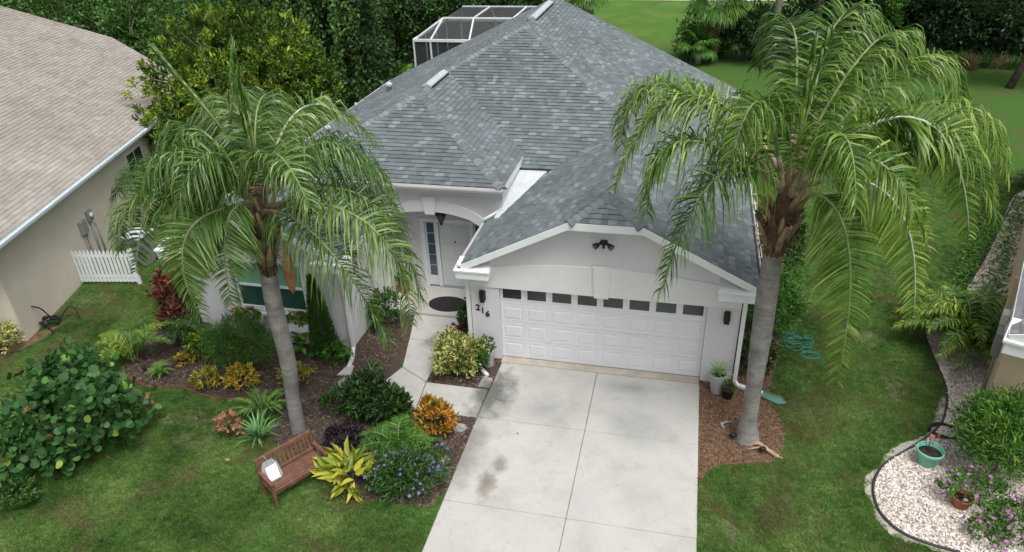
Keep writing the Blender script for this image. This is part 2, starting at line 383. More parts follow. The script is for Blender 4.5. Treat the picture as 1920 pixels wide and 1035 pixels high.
class MB:
    def __init__(s): s.v = []; s.f = []; s.sm = []
    def add(s, vs, fs, smooth=False):
        b = len(s.v); s.v += [tuple(map(float, p)) for p in vs]
        s.f += [tuple(b+i for i in f) for f in fs]; s.sm += [smooth]*len(fs); return s
    def box(s, x0, x1, y0, y1, z0, z1):
        return s.add([(x0,y0,z0),(x1,y0,z0),(x1,y1,z0),(x0,y1,z0),(x0,y0,z1),(x1,y0,z1),(x1,y1,z1),(x0,y1,z1)],
                     [(0,3,2,1),(4,5,6,7),(0,1,5,4),(1,2,6,5),(2,3,7,6),(3,0,4,7)])
    def bbox(s, x0, x1, y0, y1, z0, z1, b=0.01):
        """box with chamfered edges"""
        c = ((x0+x1)/2, (y0+y1)/2, (z0+z1)/2); h = ((x1-x0)/2, (y1-y0)/2, (z1-z0)/2)
        b = min(b, *[q*0.45 for q in h])
        vs = []; idx = {}
        for sx in (-1, 1):
            for sy in (-1, 1):
                for sz in (-1, 1):
                    for ax in range(3):
                        p = [sx*h[0], sy*h[1], sz*h[2]]
                        for k in range(3):
                            if k != ax: p[k] -= (sx, sy, sz)[k]*b
                        idx[(sx, sy, sz, ax)] = len(vs); vs.append([c[k]+p[k] for k in range(3)])
        fs = []
        S = (-1, 1)
        for a in S:
            fs.append(tuple(idx[(a, y, z, 0)] for y, z in ((-1,-1),(1,-1),(1,1),(-1,1))))
            fs.append(tuple(idx[(x, a, z, 1)] for x, z in ((-1,-1),(1,-1),(1,1),(-1,1))))
            fs.append(tuple(idx[(x, y, a, 2)] for x, y in ((-1,-1),(1,-1),(1,1),(-1,1))))
        for a in S:
            for d in S:
                fs.append((idx[(a,d,-1,0)], idx[(a,d,1,0)], idx[(a,d,1,1)], idx[(a,d,-1,1)]))
                fs.append((idx[(a,-1,d,0)], idx[(a,1,d,0)], idx[(a,1,d,2)], idx[(a,-1,d,2)]))
                fs.append((idx[(-1,a,d,1)], idx[(1,a,d,1)], idx[(1,a,d,2)], idx[(-1,a,d,2)]))
        for x in S:
            for y in S:
                for z in S: fs.append((idx[(x,y,z,0)], idx[(x,y,z,1)], idx[(x,y,z,2)]))
        return s.add(vs, fs)
    def prism(s, poly, ax, a0, a1):
        """extrude a 2D outline along axis ax ('x': (y,z), 'y': (x,z), 'z': (x,y))"""
        def P(p, a): return {'x': (a, p[0], p[1]), 'y': (p[0], a, p[1]), 'z': (p[0], p[1], a)}[ax]
        n = len(poly)
        return s.add([P(p, a0) for p in poly]+[P(p, a1) for p in poly],
                     [tuple(range(n)), tuple(range(2*n-1, n-1, -1))]+[(i, (i+1) % n, n+(i+1) % n, n+i) for i in range(n)])
    def tube(s, pts, rad, n=8, cap=True):
        P = [Vector(p) for p in pts]; m = len(P)
        if not hasattr(rad, '__len__'): rad = [rad]*m
        vs = []; prev = None
        for i in range(m):
            t = (P[min(i+1, m-1)]-P[max(i-1, 0)])
            t = t.normalized() if t.length > 1e-9 else Vector((0, 0, 1))
            if prev is None:
                a = t.orthogonal().normalized()
            else:
                a = prev - t*prev.dot(t); a = a.normalized() if a.length > 1e-6 else t.orthogonal().normalized()
            prev = a; b = t.cross(a)
            for k in range(n):
                an = 2*math.pi*k/n; vs.append(P[i]+(a*math.cos(an)+b*math.sin(an))*rad[i])
        fs = [(i*n+k, i*n+(k+1) % n, (i+1)*n+(k+1) % n, (i+1)*n+k) for i in range(m-1) for k in range(n)]
        if cap: fs += [tuple(range(n-1, -1, -1)), tuple((m-1)*n+k for k in range(n))]
        return s.add(vs, fs, True)
    def lathe(s, prof, n=24, c=(0, 0, 0)):
        vs = []; m = len(prof)
        for r, z in prof:
            for k in range(n):
                a = 2*math.pi*k/n; vs.append((c[0]+r*math.cos(a), c[1]+r*math.sin(a), c[2]+z))
        fs = [(i*n+k, i*n+(k+1) % n, (i+1)*n+(k+1) % n, (i+1)*n+k) for i in range(m-1) for k in range(n)]
        fs += [tuple(range(n-1, -1, -1)), tuple((m-1)*n+k for k in range(n))]
        return s.add(vs, fs, True)
    def beam(s, a, b, w, h=None):
        """rectangular bar from a to b; h is measured towards the vertical"""
        a = Vector(a); b = Vector(b); t = (b-a).normalized(); h = h or w
        side = t.cross(Vector((0, 0, 1)))
        side = side.normalized() if side.length > 1e-6 else Vector((1, 0, 0))
        u = side.cross(t).normalized()
        vs = [p+side*sx*w/2+u*sz*h/2 for p in (a, b) for sx, sz in ((-1,-1),(1,-1),(1,1),(-1,1))]
        return s.add(vs, [(0,1,2,3),(7,6,5,4),(0,4,5,1),(1,5,6,2),(2,6,7,3),(3,7,4,0)])
    def mesh(s, name):
        me = bpy.data.meshes.new(name); me.from_pydata(s.v, [], s.f)
        me.polygons.foreach_set('use_smooth', s.sm); me.update()
        return me
    def build(s, name, mat, parent=None, local=False): return put(name, s.mesh(name), mat, parent, local)
    def rot(s, ang, piv):
        ca, sa = math.cos(ang), math.sin(ang)
        s.v = [(piv[0]+(x)*ca-(y)*sa, piv[1]+(x)*sa+(y)*ca, z+(piv[2] if len(piv) > 2 else 0)) for x, y, z in s.v]; return s

def inside(px, py, poly):
    poly = np.asarray(poly); x, y = poly[:, 0], poly[:, 1]; r = np.zeros(px.shape, bool); j = len(poly)-1
    for i in range(len(poly)):
        c = ((y[i] > py) != (y[j] > py)) & (px < (x[j]-x[i])*(py-y[i])/(y[j]-y[i]+1e-12)+x[i]); r ^= c; j = i
    return r
def smooth_line(pts, k=6, closed=False):
    P = np.array(pts, float); n = len(P); o = []
    rngi = range(n if closed else n-1)
    for i in rngi:
        p0 = P[(i-1) % n] if closed or i > 0 else P[i]; p1 = P[i]; p2 = P[(i+1) % n]
        p3 = P[(i+2) % n] if closed or i+2 < n else P[min(i+1, n-1)]
        for t in np.linspace(0, 1, k, endpoint=False):
            o.append(0.5*((2*p1)+(-p0+p2)*t+(2*p0-5*p1+4*p2-p3)*t*t+(-p0+3*p1-3*p2+p3)*t**3))
    if not closed: o.append(P[-1])
    return [tuple(q) for q in o]

# ------------------------------------------------------------------ ground, beds, paths
def sheet(name, poly, z, mat, kind='structure', base=None):
    mb = MB(); n = len(poly)
    mb.add([(p[0], p[1], z) for p in poly], [tuple(range(n))])
    o = mb.build(name, mat); o['kind'] = kind; return o

sheet('ground', [(-400, -60), (400, -60), (400, 700), (-400, 700)], 0.0, 'turf')
sheet('sand_path', smooth_line([(-60, 56), (-30, 54.5), (-8, 54.6), (6, 54.2), (14, 56), (14, 62), (-60, 64)], 5, True), 0.02, 'sand')

front_bed = smooth_line([(-12.15, -1.1), (-12.0, -1.9), (-11.6, -2.5), (-10.7, -2.78), (-10.0, -2.62), (-9.3, -2.78), (-8.5, -2.82), (-7.8, -2.62),
                         (-7.2, -2.6), (-7.0, -3.3), (-6.8, -3.9), (-6.2, -4.2), (-5.4, -4.55), (-4.4, -5.15), (-3.2, -5.15), (-2.62, -5.0), (-2.42, -4.0), (-2.40, -2.3),
                         (-3.9, -2.1), (-4.85, -1.4), (-4.95, 1.62), (-6.2, 2.2), (-6.6, 0.0), (-9, 0.2), (-11.2, 0.2), (-11.6, 0.4), (-12.3, 0.2)], 5, True)
side_bed = smooth_line([(2.45, 0.05), (2.45, -2.6), (2.46, -3.4), (2.75, -2.95), (3.4, -2.72), (3.95, -2.55), (4.22, -1.95), (4.22, -1.2), (4.02, -0.45), (4.2, 0.6), (4.5, 2.6), (4.4, 6), (4.3, 12), (3.1, 12), (3.1, 4), (3.1, 0.05)], 5, True)
inner_bed = [(-4.0, 1.55), (-4.02, -1.33), (-2.98, -1.40), (-2.40, -1.40), (-2.36, -0.2), (-2.4, 0.1), (-3.2, 0.1), (-3.2, 1.55)]
gravel_bed = smooth_line([(13.4, 13), (12.1, 10.3), (10.9, 7.8), (9.9, 5.9), (8.8, 3.9), (8.15, 3.2), (8.04, 2.2), (8.04, 1.1), (7.95, 0.34), (7.64, -0.56), (7.2, -1.16), (6.68, -1.68), (6.17, -2.18),
                          (5.88, -2.69), (5.78, -3.14), (5.83, -3.62), (6.1, -4.0), (6.51, -4.18), (7.0, -4.28), (7.5, -4.4), (8.5, -3.6), (10.5, -2.4), (12, 2), (14.5, 12.8)], 5, True)
left_bed = smooth_line([(-15.2, -0.6), (-15.3, -2.0), (-16.0, -2.9), (-18, -2.6), (-18, -1.2), (-15.9, -1.4)], 5, True)
sheet('planting_bed', front_bed, 0.008, 'bed_soil')
sheet('planting_bed', side_bed, 0.008, 'bed_soil_warm')
sheet('planting_bed', inner_bed, 0.010, 'bed_soil')
sheet('planting_bed', left_bed, 0.008, 'bed_soil_warm')
sheet('gravel_bed', gravel_bed, 0.008, 'bed_sand')
# bare soil rim along the gravel edging
edge = [(7.95, 0.34), (7.64, -0.56), (7.2, -1.16), (6.68, -1.68), (6.17, -2.18), (5.88, -2.69), (5.78, -3.14), (5.83, -3.62), (6.1, -4.0), (6.51, -4.18), (7.0, -4.28)]
es = smooth_line(edge, 6); rim = []
for i_, p_ in enumerate(es):
    q_ = np.array(es[min(i_+1, len(es)-1)])-np.array(es[max(i_-1, 0)]); q_ = q_/np.linalg.norm(q_)
    k_ = .03+.13*abs(math.sin(i_*.23+.4))+random.uniform(0, .05); rim.append((p_[0]+q_[1]*k_, p_[1]-q_[0]*k_))
rim = rim+es[::-1]
sheet('bare_soil', rim, 0.004, 'bed_sand')

# worn patches in the lawn
worn = []
for wx, wy, wrx, wry in ((-15.3, .75, .85, .45), (-15.9, .1, .35, .6), (-9.0, -3.6, .9, .4), (-8.4, -4.3, .7, .35), (3.05, -4.65, .10, .42), (6.9, .6, .35, .6), (6.3, 2.6, .6, .4)):
    wp_ = [(wx+wrx*math.cos(k*.45)*random.uniform(.6, 1.15), wy+wry*math.sin(k*.45)*random.uniform(.6, 1.15)) for k in range(14)]
    wp_ = smooth_line(wp_, 4, True); worn.append(wp_); sheet('worn_lawn', wp_, 0.003+.0004*len(worn), 'dry_thatch')
# driveway and walkway, slab by slab
def slabs(root, rects, z1, poly=False):
    for k, q in enumerate(rects):
        mb = MB()
        if len(q) == 4 and not hasattr(q[0], '__len__'):
            mb.bbox(q[0], q[1], q[2], q[3], -0.08, z1, 0.012)
        else:
            n = len(q); c = np.mean(np.array(q), axis=0)
            qi = [tuple(c+(np.array(p)-c)*(1-0.012/max(0.3, np.linalg.norm(np.array(p)-c)))) for p in q]
            mb.add([(p[0], p[1], -0.08) for p in q]+[(p[0], p[1], z1-0.012) for p in q]+[(p[0], p[1], z1) for p in qi],
                   [tuple(range(2*n, 3*n))]+[(i, (i+1) % n, n+(i+1) % n, n+i) for i in range(n)]+[(n+i, n+(i+1) % n, 2*n+(i+1) % n, 2*n+i) for i in range(n)])
        mb.build('slab', 'concrete', root)
drive = MB().box(-2.42, 2.42, -13.9, -0.3, -0.2, -0.05).build('driveway', 'bed_soil'); drive['kind'] = 'structure'
g = 0.004
rows = [(-0.22, -2.35), (-2.35, -4.89), (-4.89, -7.4), (-7.4, -9.9), (-9.9, -14)]
rects = []
for i, (a, b) in enumerate(rows):
    if i == 0:
        rects.append([(-2.40, a), (-2.46, b+g), (-g, b+g), (-g, a)])
    else:
        rects.append((-2.46, -g, b+g, a-g))
    rects.append((g, 2.44, b+g, a-g if i else a))
slabs(drive, rects, 0.03)
walk = MB().box(-4.9, -2.6, -2.2, -1.5, -0.2, -0.05).build('walkway', 'bed_soil'); walk['kind'] = 'structure'
slabs(walk, [[(-4.02, -1.35), (-2.475, -1.36), (-2.475, -2.38), (-3.93, -2.36)],
             [(-4.04, -1.34), (-3.945, -2.36), (-4.05, -2.36), (-5.1, -1.63), (-4.83, -0.88)],
             [(-4.04, -1.32), (-4.82, -0.87), (-5.08, 0.35), (-4.0, 0.35)],
             [(-4.0, 0.365), (-5.08, 0.365), (-5.36, 1.54), (-3.95, 1.54)]], 0.035)
porch = MB().bbox(-6.3, -3.16, 1.55, 3.06, -0.05, 0.11, 0.015).build('porch_floor', 'concrete'); porch['kind'] = 'structure'
apron = MB().bbox(-2.43, 2.43, -0.215, 0.08, -0.05, 0.045, 0.008).build('garage_threshold', 'threshold'); apron['kind'] = 'structure'
nwalk = MB().box(8.6, 16, -9.4, -4.2, -0.2, -0.05).build('neighbour_driveway', 'bed_soil'); nwalk['kind'] = 'structure'
slabs(nwalk, [[(8.1, -2.9), (7.55, -4.3), (9.9, -5.2), (10.5, -3.75)], [(7.54, -4.32), (6.9, -6.0), (9.25, -6.9), (9.89, -5.22)], [(10.51, -3.76), (9.91, -5.21), (12.5, -6.2), (13.1, -4.75)]], 0.03)
# edgings
def edging(name, label, path, mat, h, r):
    mb = MB(); mb.tube([(p[0], p[1], h) for p in path], r, 6)
    tag(mb.build(name, mat), label, 'garden edging')
edging('bed_edging', 'brown scalloped edging round the mulch bed under the bedroom window',
       smooth_line([(-11.9, -1.5), (-11.95, -2.1), (-11.6, -2.5), (-10.7, -2.79), (-10.0, -2.63), (-9.3, -2.79), (-8.5, -2.83), (-7.8, -2.63), (-7.2, -2.6)], 8), 'edging_brown', 0.02, 0.035)
edging('bed_edging', 'black plastic edging curving between the lawn and the white gravel',
       smooth_line([(13.4, 13), (12.1, 10.3), (10.9, 7.8), (9.9, 5.9), (8.8, 3.9), (8.15, 3.2), (8.04, 2.2), (8.04, 1.1), (7.95, 0.34), (7.64, -0.56), (7.2, -1.16), (6.68, -1.68), (6.17, -2.18), (5.88, -2.69), (5.78, -3.14), (5.83, -3.62), (6.1, -4.0), (6.51, -4.18), (7.0, -4.28)], 6), 'edging_black', 0.02, 0.03)

# ------------------------------------------------------------------ roofs
def clip(poly, a, b, c):
    """keep the side a*x+b*y<=c of a 2D polygon"""
    o = []; n = len(poly)
    for i in range(n):
        p, q = poly[i], poly[(i+1) % n]; dp = a*p[0]+b*p[1]-c; dq = a*q[0]+b*q[1]-c
        if dp <= 0: o.append(p)
        if (dp < 0 < dq) or (dq < 0 < dp):
            t = dp/(dp-dq); o.append((p[0]+(q[0]-p[0])*t, p[1]+(q[1]-p[1])*t))
    return o

def shingle_face(pts, exposure, wr, thick, store, skew=0.0):
    P = np.array(pts, float); n = np.cross(P[1]-P[0], P[2]-P[0])
    k = 2
    while np.linalg.norm(n) < 1e-6: k += 1; n = np.cross(P[1]-P[0], P[k]-P[0])
    n /= np.linalg.norm(n)
    if n[2] < 0: n = -n
    u = np.cross([0, 0, 1], n); u /= np.linalg.norm(u); v = np.cross(n, u)
    if v[2] < 0: v = -v; u = -u
    o = P[0]; q = [((p-o)@u, (p-o)@v) for p in P]
    ar = sum(q[i][0]*q[(i+1) % len(q)][1]-q[(i+1) % len(q)][0]*q[i][1] for i in range(len(q)))
    if ar < 0: q = q[::-1]
    us = [a for a, b in q]; vs = [b for a, b in q]
    hp = []
    for i in range(len(q)):
        p0, p1 = q[i], q[(i+1) % len(q)]; ex, ey = p1[0]-p0[0], p1[1]-p0[1]
        if abs(ex)+abs(ey) < 1e-6: continue
        a, b = ey, -ex; hp.append((a, b, a*p0[0]+b*p0[1]))
    v0 = min(vs)
    while v0 < max(vs):
        x = min(us)-random.uniform(0, wr[1])
        while x < max(us):
            wd = random.uniform(*wr); r = [(x+0.002, v0), (x+wd-0.002, v0), (x+wd-0.002, v0+exposure*1.15), (x+0.002, v0+exposure*1.15)]
            for h in hp:
                r = clip(r, *h)
                if len(r) < 3: break
            if len(r) >= 3:
                tk = thick*random.uniform(0.65, 1.25)
                top = [o+u*a+v*b+n*(0.004+tk*(1-(b-v0)/(exposure*1.15))) for a, b in r]
                bot = [o+u*a+v*b+n*(-0.006) for a, b in r]
                m = len(r); c = np.mean(top, axis=0)
                a2 = abs(sum(r[i][0]*r[(i+1) % m][1]-r[(i+1) % m][0]*r[i][1] for i in range(m)))/2
                if a2 > 0.0008:
                    rv = random.random()
                    tone = random.gauss(0.42, 0.15) if rv < 0.74 else (random.gauss(0.74, 0.08) if rv < 0.92 else random.gauss(0.95, .04))
                    store.append((c, top+bot, [tuple(range(m))]+[(i, i+m, (i+1) % m+m, (i+1) % m) for i in range(m)], min(1, max(0, tone)), a2))
            x += wd
        v0 += exposure

def shingle_build(store, mat, parent, nmax=300):
    key = [(-(s[4])/(np.linalg.norm(np.array(s[0])-CAM)**2), i) for i, s in enumerate(store)]
    key.sort(); own = set(i for _, i in key[:nmax])
    V = []; Fs = []; var = []
    for i, s in enumerate(store):
        if i in own:
            c = s[0]; me = bpy.data.meshes.new('shingle')
            me.from_pydata([tuple(p-c) for p in s[1]], [], s[2]); setvar(me, [s[3]]*len(s[2]))
            me.materials.append(MATS[mat])
            o = link(bpy.data.objects.new('shingle', me)); o.location = Vector(c)
            o.parent = parent; o.matrix_parent_inverse = WORLD[parent.name].inverted()
        else:
            b = len(V); V += [tuple(p) for p in s[1]]; Fs += [tuple(b+k for k in f) for f in s[2]]; var += [s[3]]*len(s[2])
    if V:
        me = bpy.data.meshes.new('shingles'); me.from_pydata(V, [], Fs); setvar(me, var)
        o = put('shingles', me, mat, parent); o['kind'] = 'stuff'

def deck(polys, mat, parent, name='roof', drop=0.02, th=0.10):
    mb = MB()
    for P in polys:
        n = len(P)
        mb.add([(p[0], p[1], p[2]-drop) for p in P]+[(p[0], p[1], p[2]-drop-th) for p in P],
               [tuple(range(n)), tuple(range(2*n-1, n-1, -1))]+[(i, (i+1) % n, n+(i+1) % n, n+i) for i in range(n)])
    return mb.build(name, mat, parent)

def ridge_caps(a, b, n1, n2, mat, parent, step=0.15, wd=0.15):
    """overlapping folded caps from the low end a to the high end b; n1, n2: plan directions down each side with slope"""
    a = np.array(a, float); b = np.array(b, float); t = b-a; L = np.linalg.norm(t); t /= L
    def side(nv):
        nv = np.array(nv, float); nv = nv-(nv@t)*t; return nv/np.linalg.norm(nv)
    s1, s2 = side(n1), side(n2); nz = -(s1+s2); nz = nz/np.linalg.norm(nz) if np.linalg.norm(nz) > .05 else np.array([0, 0, 1.])
    if nz[2] < 0: nz = -nz
    k = int(L/step)
    for vi in range(k):
        c = a+t*(vi*step); v0 = random.uniform(.012, .02)
        ln = step*1.25
        prof = [(s1*wd, .0), (s1*wd*.45, .02), (np.zeros(3), .028), (s2*wd*.45, .02), (s2*wd, .0)]
        top = [d+nz*(h+v0+.012) for d, h in prof]; hi = [d+nz*(h+.012)+t*ln for d, h in prof]
        bot = [d-nz*.02 for d, h in prof]
        V = top+hi+bot; m = 5
        F = [(i, i+1, m+i+1, m+i) for i in range(4)]+[(2*m+i, 2*m+i+1, i+1, i) for i in range(4)]+[(0, m, 2*m), (4, 2*m+4, m+4)]
        me = bpy.data.meshes.new('ridge_cap'); me.from_pydata([tuple(p) for p in V], [], F)
        tone = random.choice([.55, .65, .75, .85, .97]); setvar(me, [tone+random.uniform(-.06, .06)]*len(F)); me.materials.append(MATS[mat])
        o = link(bpy.data.objects.new('ridge_cap', me)); o.location = Vector(c); o.parent = parent; o.matrix_parent_inverse = WORLD[parent.name].inverted()

S = 0.4695
house = thing('house', 'white stucco single storey house with grey shingle roof and two-car garage', 'house', (0, 5, 0))
Pk = (-3.80, 9.85, 6.29); Ek = (-3.80, 15.64, 6.29)
Dk = (3.42, 2.63, 2.90); Ck = (3.42, 15.35, 2.90)
Q = (-5.94, 7.71, 5.285); K = (-5.94, 5.16, 5.285); A = (-2.77, 1.99, 3.797); H = (-9.11, 1.99, 3.797); Vv = (-2.77, 4.54, 3.797)
def mf(x, y): return (x, y, 6.29-S*(9.85-y))
def wp(x, y): return (x, y, 6.29+S*(x+3.80))
gW = lambda x, y: (x, y, 2.88+0.5*(x+3.21)); gE = lambda x, y: (x, y, 2.88+0.5*(3.42-x))
lE = lambda x, y: (x, y, 2.90+S*(-6.15-x))
faces = {
 'east': [Pk, Ek, Ck, Dk],
 'front': [Pk, mf(2.0, 4.05), mf(-2.95, 4.05), Q],
 'west1': [Ek, Pk, Q, wp(-11.02, 7.71), wp(-11.02, 15.64)],
 'west2': [Q, K, H, wp(-11.02, 1.99), wp(-11.02, 7.71)],
 'entry_front': [A, K, H],
 'entry_right': [A, Vv, Q, K],
 'gar_west': [gW(-3.21, -.42), gW(-.715, -.42), gW(.105, .32), gW(.105, 6.12), gW(-3.21, 2.60)],
 'gar_east': [gE(3.42, -.42), gE(3.42, 2.6), gE(.105, 6.1), gE(.105, .32), gE(.925, -.42)],
 'gar_jerkin': [(-.715, -.42, 4.1275), (.925, -.42, 4.1275), (.105, .32, 4.5375)],
 'lw_west': [wp(-11.02, -.75), wp(-9.2, -.75), wp(-8.585, -.13), wp(-8.585, 2.55), wp(-9.11, 1.99), wp(-11.02, 1.99)],
 'lw_east': [lE(-6.15, -.75), lE(-6.15, 2.3), lE(-8.585, 2.5), lE(-8.585, -.13), lE(-7.96, -.75)],
 'lw_jerkin': [wp(-9.2, -.75), lE(-7.96, -.75), (-8.585, -.13, 4.043)],
}
roof = deck([f for f in faces.values()], 'roof_deck', house)
st = []
for nme, f in faces.items():
    if nme == 'lw_west':
        for tri in ([f[0], f[1], f[2], (f[2][0], 1.99, f[2][2]), f[5]],): shingle_face(tri, .143, (.17, .42), .016, st)
    else:
        shingle_face(f, .143, (.11, .27), .024, st)
shingle_build(st, 'shingle_grey', roof)
dn = lambda x, y: (x, y, -S)
ridge_caps(Dk, Pk, (1, 0, -S), (0, -1, -S), 'shingle_grey', roof)
ridge_caps(Q, Pk, (-1, 0, -S), (0, -1, -S), 'shingle_grey', roof)
ridge_caps(A, K, (1, 0, -S), (0, -1, -S), 'shingle_grey', roof)
ridge_caps(H, K, (-1, 0, -S), (0, -1, -S), 'shingle_grey', roof)
ridge_caps((-.715, -.42, 4.1275), (.105, .32, 4.5375), (-1, 0, -.5), (0, -1, -.55), 'shingle_grey', roof, .16)
ridge_caps((.925, -.42, 4.1275), (.105, .32, 4.5375), (1, 0, -.5), (0, -1, -.55), 'shingle_grey', roof, .16)
ridge_caps((.105, .32, 4.5375), (.105, 6.1, 4.54), (-1, 0, -.5), (1, 0, -.5), 'shingle_grey', roof, .2)
ridge_caps((-5.94, 5.16, 5.285), (-5.94, 5.9, 5.285), (-1, 0, -S), (1, 0, -S), 'shingle_grey', roof, .2)
ridge_caps((-3.8, 9.85, 6.29), (-3.8, 10.9, 6.29), (-1, 0, -S), (1, 0, -S), 'shingle_grey', roof, .2)
ridge_caps((-3.8, 14.2, 6.29), (-3.8, 15.6, 6.29), (-1, 0, -S), (1, 0, -S), 'shingle_grey', roof, .2)
# ridge vents: a raised metal hood with dark slots under its edges
for x, z, y0, y1 in ((-5.94, 5.285, 5.75, 7.45), (-3.8, 6.29, 10.9, 14.2)):
    mb = MB(); mb.prism([(x-.15, z-.02), (x-.14, z+.045), (x, z+.115), (x+.14, z+.045), (x+.15, z-.02), (x, z+.05)], 'y', y0, y1)
    rv = mb.build('ridge_vent', 'vent_metal', roof)
    MB().box(x-.165, x+.165, y0+.02, y1-.02, z-.06, z+.012).build('vent_slot', 'black_metal', rv)
# round roof vents on the west slope
for (x, y, r, h) in ((-9.2, 10.6, .14, .32), (-9.9, 9.1, .05, .30), (-9.6, 6.2, .11, .26)):
    z = 6.29+S*(x+3.8)
    mb = MB(); mb.lathe([(r*.7, -.1), (r*.7, h*.5), (r, h*.55), (r, h*.85), (r*.6, h), (0.01, h)], 14, (x, y, z)); mb.build('roof_vent_pipe', 'vent_metal', roof)
# metal saddle flashing between the entry wall and the garage roof
fl = MB(); fl.add([(-2.80, 4.60, 3.62), (-1.86, 4.45, 3.60), (-2.86, 1.80, 3.08), (-2.98, 1.80, 3.06), (-2.80, 4.60, 3.5), (-1.86, 4.45, 3.46), (-2.86, 1.80, 2.98), (-2.98, 1.80, 2.96)],
                  [(0, 3, 2, 1), (4, 5, 6, 7), (0, 1, 5, 4), (1, 2, 6, 5), (2, 3, 7, 6), (3, 0, 4, 7)])
fl.build('saddle_flashing', 'metal_sheet', roof)

# ------------------------------------------------------------------ house walls
fy = -0.06
gp = [(-3.15, -.05), (-2.44, -.05), (-2.44, 2.11), (2.44, 2.11), (2.44, -.05), (3.17, -.05), (3.17, 2.86), (.90, 4.00), (-.69, 4.00), (-3.15, 2.77)]
MB().prism(gp, 'y', fy, fy+.26).build('garage_front_wall', 'stucco_white', house)
mb = MB(); mb.box(-3.15, -2.9, .2, 3.4, -.05, 2.75); mb.box(2.92, 3.17, .2, 15.2, -.05, 2.78); mb.build('garage_side_wall', 'stucco_white', house)
mb = MB(); mb.box(-10.76, 2.92, 3.40, 15.2, -.05, 2.78); mb.build('main_wall', 'stucco_white', house)
mb = MB(); mb.prism([(-3.8-7.0, 2.7), (-3.8+6.95, 2.7), (-3.8, 6.05)], 'y', 15.0, 15.25); mb.build('rear_gable_wall', 'stucco_white', house)
# left wing with its window opening
lwp = [(-10.76, -.05), (-6.40, -.05), (-6.40, 2.80), (-8.0, 3.55), (-9.2, 3.55), (-10.76, 2.82)]
mb = MB()
mb.prism([(-10.76, -.05), (-9.50, -.05), (-9.50, 2.42), (-9.50, 3.38), (-10.76, 2.80)], 'y', -.35, -.15)
mb.prism([(-7.45, -.05), (-6.40, -.05), (-6.40, 2.76), (-7.45, 3.25)], 'y', -.35, -.15)
mb.box(-9.50, -7.45, -.35, -.15, -.05, .98)
mb.prism([(-9.50, 2.42), (-7.45, 2.42), (-7.45, 3.25), (-8.0, 3.55), (-9.2, 3.55), (-9.50, 3.38)], 'y', -.35, -.15)
mb.box(-10.76, -10.56, -.15, 3.40, -.05, 2.78); mb.box(-6.60, -6.40, -.15, 3.40, -.05, 2.76)
mb.box(-10.5, -6.6, .30, .40, -.05, 2.78)
mb.build('wing_wall', 'stucco_white', house)
# entry: arched wall, its side return, door wall
def arc_pts(cx, zc, rx, rz, a0, a1, n):
    return [(cx+rx*math.cos(R(a0+(a1-a0)*i/n)), zc+rz*math.sin(R(a0+(a1-a0)*i/n))) for i in range(n+1)]
ay = 2.25; acx = -4.86; ah = 1.42
arch = [(-6.40, .05), (acx-ah, .05)] + arc_pts(acx, 2.42, ah, .50, 180, 0, 20) + [(acx+ah, .05), (-2.86, .05), (-2.86, 3.70), (-6.40, 3.70)]
MB().prism(arch, 'y', ay, ay+.25).build('arch_wall', 'stucco_white', house)
mb = MB(); mb.box(-9.0, -6.40, ay, ay+.2, 2.6, 3.70); mb.box(-3.06, -2.86, ay+.25, 4.9, 2.6, 3.70); mb.build('entry_side_wall', 'stucco_white', house)
band = [(acx-ah, 2.42)] + arc_pts(acx, 2.42, ah, .50, 180, 0, 20) + arc_pts(acx, 2.42, ah+.22, .82, 0, 180, 20)
MB().prism(band, 'y', ay-.04, ay+.01).build('arch_band', 'stucco_trim', house)
MB().prism([(acx-.13, 2.86), (acx+.13, 2.86), (acx+.20, 3.36), (acx-.20, 3.36)], 'y', ay-.09, ay+.005).build('keystone', 'stucco_trim', house)
MB().box(-9.0, -2.80, ay-.10, ay+.004, 3.48, 3.70).build('cornice', 'stucco_trim', house)
MB().box(-6.40, -3.15, 2.42, 3.14, 2.94, 3.05).build('porch_ceiling', 'stucco_trim', house)
mb = MB(); dy = 3.06
mb.box(-6.42, -5.52, dy, dy+.2, .05, 2.95); mb.box(-3.62, -2.95, dy, dy+.2, .05, 2.95); mb.box(-5.52, -3.62, dy, dy+.2, 2.30, 2.95)
mb.build('entry_wall', 'stucco_white', house)
# front door with sidelights
door = MB().bbox(-4.98, -4.06, dy+.03, dy+.08, .13, 2.20, .01).build('front_door', 'frontdoor', house)
for x0, x1, z0, z1 in ((-4.86, -4.56, .3, .95), (-4.48, -4.18, .3, .95), (-4.86, -4.56, 1.05, 1.55), (-4.48, -4.18, 1.05, 1.55), (-4.86, -4.56, 1.65, 2.1), (-4.48, -4.18, 1.65, 2.1)):
    MB().bbox(x0, x1, dy+.018, dy+.034, z0, z1, .008).build('door_panel', 'frontdoor', door)
MB().lathe([(.015, 0), (.03, .01), (.03, .03), (.01, .04)], 12).rot(0, (-4.14, dy-.02, 1.05)).build('door_knob', 'bronze', door)
MB().bbox(-4.54, -4.50, dy+.005, dy+.03, 1.58, 1.63, .005).build('door_knocker', 'bronze', door)
mb = MB()
for x0, x1 in ((-5.52, -5.40), (-5.09, -4.99), (-4.05, -3.95), (-3.70, -3.62)): mb.box(x0, x1, dy-.03, dy+.09, .11, 2.22)
mb.box(-5.52, -3.62, dy-.035, dy+.09, 2.22, 2.32); mb.build('door_frame', 'trim_white', house)
for x0, x1 in ((-5.40, -5.09), (-3.95, -3.70)):
    sl_ = MB().box(x0, x1, dy+.04, dy+.09, .11, 2.22).build('sidelight', 'trim_white', house)
    for k in range(5):
        MB().box(x0+.05, x1-.05, dy+.028, dy+.045, .46+k*.345, .46+k*.345+.32).build('pane', 'pane_blue', sl_)
MB().box(-5.1, -3.95, dy-.06, dy+.03, .10, .135).build('door_sill', 'grey_metal', house)

